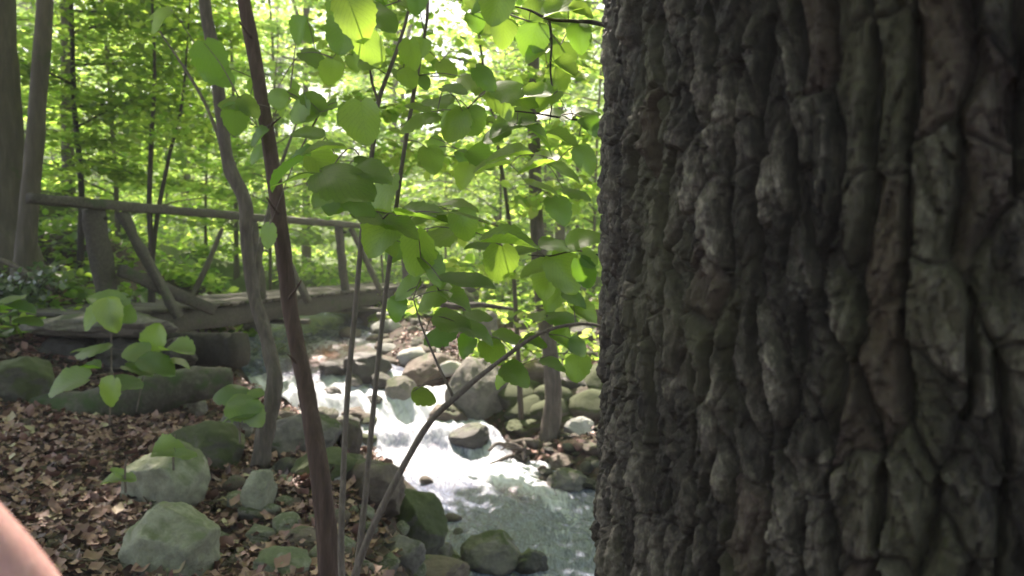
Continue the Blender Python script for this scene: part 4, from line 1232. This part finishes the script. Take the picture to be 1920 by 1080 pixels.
# understory tree hidden behind the big trunk, its boughs reaching into view
ht = empty('overhanging_tree', (at(1420, 900, 3.6).x, 3.6, gz(at(1420, 900, 3.6).x, 3.6)))
tag(ht, 'young tree behind the furrowed trunk, its dark bough and round leaves reaching out', 'tree')
hp = [Vector((ht.location.x, 3.6, ht.location.z - .2)), Vector((ht.location.x - .05, 3.6, 1.8)), Vector((ht.location.x, 3.55, 2.8)), Vector((ht.location.x + .1, 3.5, 4.2)), Vector((ht.location.x, 3.6, 5.6))]
stem('trunk', hp, [.055, .045, .036, .022, .008], 'bark_brown', ht, 12)
YH = 2.5
bg1 = [Vector((ht.location.x + .02, 3.55, 2.75)), at(1250, 80, 3.0), at(1125, 45, YH), at(1080, 40, YH), at(1030, 36, YH), at(995, 20, YH), at(965, 12, YH)]
h1 = stem('branch', bg1, [.013, .010, .0075, .006, .0052, .0038, .002], 'bark_dark', ht, 8)
bg2 = [at(1030, 36, YH), at(1034, 80, YH), at(1032, 130, YH - .03), at(1036, 180, YH - .03), at(1030, 232, YH - .03)]
h2_ = stem('branch', bg2, [.0045, .004, .0032, .0026, .0014], 'bark_dark', ht, 7)
bg3 = [Vector((ht.location.x - .03, 3.58, 2.2)), at(1200, 260, 3.0), at(1125, 232, YH + .1), at(1060, 222, YH + .1), at(1000, 212, YH + .1), at(930, 205, YH + .1)]
h3 = stem('branch', bg3, [.010, .008, .0045, .0036, .003, .0015], 'bark_dark', ht, 7)
bg4 = [Vector((ht.location.x - .04, 3.6, 1.95)), at(1200, 470, 3.0), at(1125, 478, YH), at(1080, 470, YH), at(1030, 480, YH), at(990, 478, YH)]
h4 = stem('branch', bg4, [.010, .007, .004, .003, .0025, .0014], 'bark_dark', ht, 7)
H1 = [(930, 25, 90, 2.3, -100, .85), (905, 10, 70, 2.4, -150, .7), (945, 65, 70, 2.45, -90, .8), (1060, 15, 80, 2.5, 20, .6), (1085, 75, 75, 2.5, -90, .7), (1000, 75, 70, 2.6, -90, .7), (1060, 110, 60, 2.6, -70, .6), (1010, 10, 70, 2.6, 60, .6), (1095, 20, 60, 2.5, -20, .7)]
H2 = [(990, 175, 95, 2.4, 175, .6), (1000, 100, 70, 2.6, -150, .6), (1065, 130, 70, 2.5, -30, .55), (1020, 190, 70, 2.4, -120, .7), (1045, 150, 50, 2.7, -80, .6)]
H3 = [(1090, 205, 75, 2.5, 20, .5), (1110, 240, 60, 2.4, -50, .6), (1060, 260, 90, 2.7, -20, .35), (960, 230, 90, 2.6, 190, .5), (1010, 250, 90, 2.6, -40, .4), (950, 290, 85, 2.8, 185, .3), (1000, 310, 90, 2.8, -160, .35), (1060, 320, 80, 2.8, -30, .4), (1100, 300, 70, 2.7, -60, .4), (930, 250, 60, 2.6, 200, .5), (920, 310, 75, 3, 190, .3), (1020, 350, 70, 3, -20, .3), (1090, 360, 70, 2.9, -30, .3), (1050, 395, 65, 3.0, -60, .3)]
H4 = [(1050, 455, 85, 2.5, 10, .4), (1095, 445, 75, 2.4, 30, .7), (1000, 505, 75, 2.6, -150, .5), (1060, 515, 85, 2.5, -50, .6), (1100, 520, 75, 2.4, -80, .8), (1020, 540, 70, 2.7, -110, .5), (1085, 560, 70, 2.6, -40, .5), (975, 470, 65, 2.7, 180, .3), (1110, 490, 50, 2.4, -60, .7)]
attach(h1, expand(H1, 1, .2), samp(bg1[2:], None))
attach(h2_, expand(H2, 1, .2), samp(bg2, None))
attach(h3, expand(H3, 0, .2), samp(bg3[2:], None))
attach(h4, expand(H4, 0, .2), samp(bg4[2:], None))

# two thin dark saplings behind the bridge
ts = empty('forked_sapling', at(284, 590, 8.9)); ts.location.z = gz(ts.location.x, 8.9)
tag(ts, 'thin dark forked sapling crossing the bridge rail, between the left post and the curved sapling', 'sapling')
stem('stem', [at(284, 600, 8.9), at(284, 480, 8.9), at(280, 380, 8.9), at(284, 260, 8.9), at(290, 150, 8.9), at(286, 20, 8.9), at(280, -200, 8.9)], [.05, .036, .03, .026, .02, .015, .006], 'bark_dark', ts, 8)
stem('stem', [at(285, 490, 8.9), at(296, 400, 8.95), at(318, 290, 9), at(340, 200, 9), at(350, 100, 9), at(360, -60, 9)], [.03, .026, .022, .018, .012, .005], 'bark_dark', ts, 8)
P = []; D = []
for k in range(900):
    x, y = rnd.uniform(230, 400), rnd.choice([rnd.gauss(170, 35), rnd.gauss(60, 40), rnd.gauss(245, 15)])
    P.append(at(x, y, 8.9 + rnd.uniform(-.9, .9))); D.append((rnd.gauss(0, 1), rnd.gauss(0, 1), -.3))
P = np.array([list(p) for p in P]) - np.array(ts.location)
N = rng.normal(size=P.shape) * .4; N[:, 2] += 1
leaf_object('foliage', P, np.array(D), N, .085 * (.6 + .7 * rng.random(len(P))), M['leaf_canopy'], ts)
# dark layered boughs left of the curved sapling
bo = empty('layered_maple', at(150, 500, 10.5)); bo.location.z = gz(bo.location.x, 10.5)
tag(bo, 'young tree with flat dark green layered boughs above the left part of the bridge rail', 'tree')
ba = np.array(bo.location)
stem('trunk', [at(150, 520, 10.5), at(152, 350, 10.5), at(140, 200, 10.5), at(135, 60, 10.5), at(130, -200, 10.5), at(130, -500, 10.5)], [.05, .04, .034, .03, .022, .008], 'bark_dark', bo, 8)
P, D, N = [], [], []
for (x0, y0, x1, y1, wd, m, dz) in [(140, 122, 400, 130, 28, 900, 0), (140, 240, 330, 160, 26, 600, .5), (140, 200, 360, 200, 22, 700, -.5), (140, 270, 240, 268, 8, 260, 0), (140, 60, 330, 30, 30, 700, .4), (140, 300, 260, 330, 20, 500, .6), (140, 160, 20, 120, 30, 500, .3), (140, -20, 460, -40, 50, 1200, 0), (140, 20, 440, 60, 30, 900, .5)]:
    a0, b0 = at(x0, y0, 10.5), at(x1, y1, 10.5 - dz)
    stem('branch', [a0, (a0 + b0) / 2 + Vector((0, 0, .05)), b0], [.02, .013, .005], 'bark_dark', bo, 6)
    for q in range(m):
        t = rnd.random() ** .7
        c = a0.lerp(b0, t) + Vector((rnd.gauss(0, .08), rnd.gauss(0, .45), rnd.gauss(0, wd / FPX * 10.5 * .5)))
        P.append(list(c)); D.append((rnd.gauss(.4, .8), rnd.gauss(0, .8), -.2)); N.append((rnd.gauss(0, .28), rnd.gauss(0, .28), 1))
leaf_object('foliage', np.array(P) - ba, np.array(D), np.array(N), .10 * (.6 + .7 * rng.random(len(P))), M['leaf_canopy'], bo)

mp_ = empty('leafy_bank_sapling', at(975, 790, 8.1)); mp_.location.z = gz(mp_.location.x, 8.1)
tag(mp_, 'leafy young tree with flat sprays of leaves, just left of the stream bank tree', 'tree')
ma_ = np.array(mp_.location)
stem('trunk', [at(978, 800, 8.1), at(968, 600, 8.0), at(955, 420, 7.9), at(930, 250, 7.8), at(900, 80, 7.7), at(880, -150, 7.6)], [.03, .024, .02, .017, .013, .005], 'bark_far', mp_, 8)
P, D, N = [], [], []
for (x0, y0, x1, y1, wd, m, dz) in [(955, 430, 760, 400, 22, 200, .8), (950, 380, 1110, 360, 26, 200, .3), (940, 310, 700, 290, 24, 260, .6), (935, 280, 1120, 250, 26, 220, 0), (925, 230, 640, 190, 26, 320, .6), (915, 170, 1100, 120, 26, 220, .3), (905, 120, 620, 90, 28, 340, .4), (895, 60, 1080, 10, 28, 240, 0), (885, 0, 600, 0, 30, 320, .3), (968, 600, 1110, 560, 16, 120, .5), (962, 520, 830, 500, 18, 110, .4)]:
    a0, b0 = at(x0, y0, 7.9), at(x1, y1, 7.9 - dz)
    stem('branch', [a0, (a0 + b0) / 2 + Vector((0, 0, .05)), b0], [.010, .006, .003], 'bark_far', mp_, 6)
    for q in range(m):
        t = rnd.random() ** .7
        c = a0.lerp(b0, t) + Vector((rnd.gauss(0, .08), rnd.gauss(0, .4), rnd.gauss(0, wd / FPX * 7.9 * .5)))
        P.append(list(c)); D.append((rnd.gauss(.3, .8), rnd.gauss(0, .8), -.3)); N.append((rnd.gauss(0, .4), rnd.gauss(-.15, .35), 1))
leaf_object('foliage', np.array(P) - ma_, np.array(D), np.array(N), .115 * (.6 + .7 * rng.random(len(P))), M['leaf_far'], mp_)

# ------------------------------------------------------------------ seedlings on the left bank
def seedling(name, base, top, leaves, label, mat='bark_twig'):
    t = empty(name, base); tag(t, label, 'plant')
    if top is not None:
        pts = [Vector(base) - Vector((0, 0, .05)), Vector(base).lerp(top, .5) + Vector((.01, 0, 0)), top]
    else: pts = [Vector(base) - Vector((0, 0, .05)), Vector(base) + Vector((0, 0, .06)), Vector(base) + Vector((0.01, 0, .12))]
    s_ = stem('stem', pts, [.006, .005, .003], mat, t, 8)
    LL = [rleaf(*q) for q in leaves]
    o0 = np.array(parent_world(t)); mb = MB(); A = [np.array(a) for a in samp(pts, None)]
    for (b, d, nn, sz_, ti) in LL:
        b = np.array(b); q = min(A, key=lambda a: np.linalg.norm(a - b))
        mb.tube([q - o0, (q + b) / 2 - o0 + np.array([0, 0, .01]), b - o0], [.003, .002, .0015], 5, 4, 0)
    mb.build('stalk', M['bark_twig'], t)
    near_leaves('foliage', LL, t, 'leaf_seedling')
    return t
Yq = 5.4
seedling('seedling', at(205, 785, Yq), at(207, 580, Yq), [(190, 560, 75, 5.4, 160, .6), (225, 565, 75, 5.4, 20, .5), (205, 590, 70, 5.3, -90, .8), (180, 590, 70, 5.4, -130, .7), (235, 590, 60, 5.4, -50, .6), (165, 650, 80, 5.3, 175, .25), (118, 722, 90, 5.1, 200, .4), (205, 740, 62, 4.9, -90, .8), (235, 715, 80, 5.1, 5, .3)], 'thin upright seedling with a tuft of leaves on top, in front of the fallen log')
seedling('seedling', at(255, 760, 5.9), at(275, 665, 5.9), [(290, 632, 56, 5.9, 70, .7), (245, 660, 72, 5.8, 170, .45), (300, 682, 88, 5.7, -20, .45), (338, 655, 62, 5.8, 10, .15), (345, 678, 50, 5.8, -20, .2), (265, 694, 62, 5.7, -30, .2), (160, 690, 55, 5.8, 180, .12), (152, 652, 58, 5.8, 175, .15)], 'low seedling with broad yellowing leaves above the fallen log')
seedling('seedling', at(450, 815, 4.6), None, [(420, 735, 80, 4.6, 170, .4), (465, 762, 85, 4.5, -15, .6), (440, 775, 75, 4.5, 190, .3), (478, 735, 60, 4.6, 30, .4), (480, 780, 60, 4.5, -60, .7)], 'small bright green seedling just left of the curved sapling')
seedling('seedling', at(235, 905, 3.9), None, [(205, 900, 45, 3.9, 180, .4), (220, 885, 40, 3.9, 130, .5), (245, 895, 45, 3.9, 10, .4)], 'tiny green seedling left of the grey-green mossy boulder')
o = seedling('seedling', at(325, 862, 3.75), None, [(318, 845, 66, 3.7, 10, .5), (350, 850, 40, 3.7, -20, .4)], 'bright green leaves lying over the top of the grey-green mossy boulder')
seedling('fern', at(20, 600, 6.6), None, [(15, 560, 60, 6.6, 175, .2), (45, 578, 70, 6.5, 5, .15), (8, 588, 60, 6.5, -160, .2), (60, 598, 60, 6.5, -10, .15)], 'broad-leaved green plant at the left edge above the mossy slab')

# ------------------------------------------------------------------ person (a bare arm at the lower left corner)
def skin_mat():
    m, n, l, p = new_mat('skin')
    nz = noise_node(n, l, 40, 5)
    c = ramp(n, l, nz.outputs[0], [(0.3, (0.66, 0.34, 0.32)), (0.7, (0.84, 0.50, 0.47))]).outputs[0]
    l.new(c, p.inputs['Base Color']); p.inputs['Roughness'].default_value = .5
    bump(n, l, nz.outputs[0], p, .4, .002)
    p.inputs['Subsurface Weight'].default_value = .15; p.inputs['Subsurface Radius'].default_value = (.02, .008, .004); p.inputs['Subsurface Scale'].default_value = .4
    return m
M['skin'] = skin_mat()
pe = empty('person', at(-60, 1120, .5))
tag(pe, 'person of whom only a bare pinkish forearm shows in the bottom left corner', 'person')
pr = np.array(pe.location)
J = {}
verts = []; edges = []; rads = []
def jv(p, r, prev=None):
    verts.append(tuple(np.array(p) - pr)); rads.append(r)
    if prev is not None: edges.append((prev, len(verts) - 1))
    return len(verts) - 1
e0 = jv(at(-330, 915, .40), .052)
e1 = jv(at(-220, 990, .43), .050, e0)
e2 = jv(at(-85, 1085, .46), .046, e1)
e3 = jv(at(50, 1200, .48), .038, e2)
e4 = jv(at(100, 1280, .49), .027, e3)
palm = jv(at(170, 1350, .50), .030, e4)
for k in range(4):
    f0 = jv(at(215 + 22 * k - 30, 1450 - 22 * k, .50), .012, palm)
    f1 = jv(at(250 + 26 * k - 30, 1530 - 26 * k + (0, 6, 4, -14)[k], .51), .0095, f0)
    f2 = jv(at(262 + 26 * k - 30, 1590 - 28 * k, .54), .0085, f1)
    f3 = jv(at(255 + 26 * k - 30, 1620 - 28 * k, .57), .007, f2)
t0 = jv(at(250, 1330, .48), .013, palm); t1 = jv(at(310, 1370, .47), .011, t0); t2 = jv(at(350, 1420, .48), .008, t1)
me = bpy.data.meshes.new('arm'); me.from_pydata(verts, edges, []); me.materials.append(M['skin'])
ao = bpy.data.objects.new('arm', me); COL.objects.link(ao); ao.parent = pe
md = ao.modifiers.new('skin', 'SKIN')
for k, v in enumerate(me.skin_vertices[0].data if me.skin_vertices else []): v.radius = (rads[k], rads[k])
if not me.skin_vertices:
    bpy.context.view_layer.objects.active = ao
    me.skin_vertices.new() if hasattr(me.skin_vertices, 'new') else None
md.use_smooth_shade = True
sb = ao.modifiers.new('sub', 'SUBSURF'); sb.levels = 2; sb.render_levels = 2

# ------------------------------------------------------------------ air
hm = bpy.data.materials.new('forest_air'); hm.use_nodes = True
n = hm.node_tree.nodes; l = hm.node_tree.links
n.remove(n['Principled BSDF'])
pv = n.new('ShaderNodeVolumePrincipled'); pv.inputs['Color'].default_value = (.93, .97, .90, 1); pv.inputs['Density'].default_value = 0.0045; pv.inputs['Anisotropy'].default_value = .3
l.new(pv.outputs[0], n['Material Output'].inputs['Volume'])
bx_ = np.array([[x, y, z] for x in (-420, 420) for y in (-320, 520) for z in (-8, 48)], float)
hz = mk('haze', bx_, np.array([[0, 1, 3, 2], [4, 6, 7, 5], [0, 4, 5, 1], [2, 3, 7, 6], [0, 2, 6, 4], [1, 5, 7, 3]]), hm, None, False)
tag(hz, 'thin pale air between the trees', 'haze', kind='stuff')
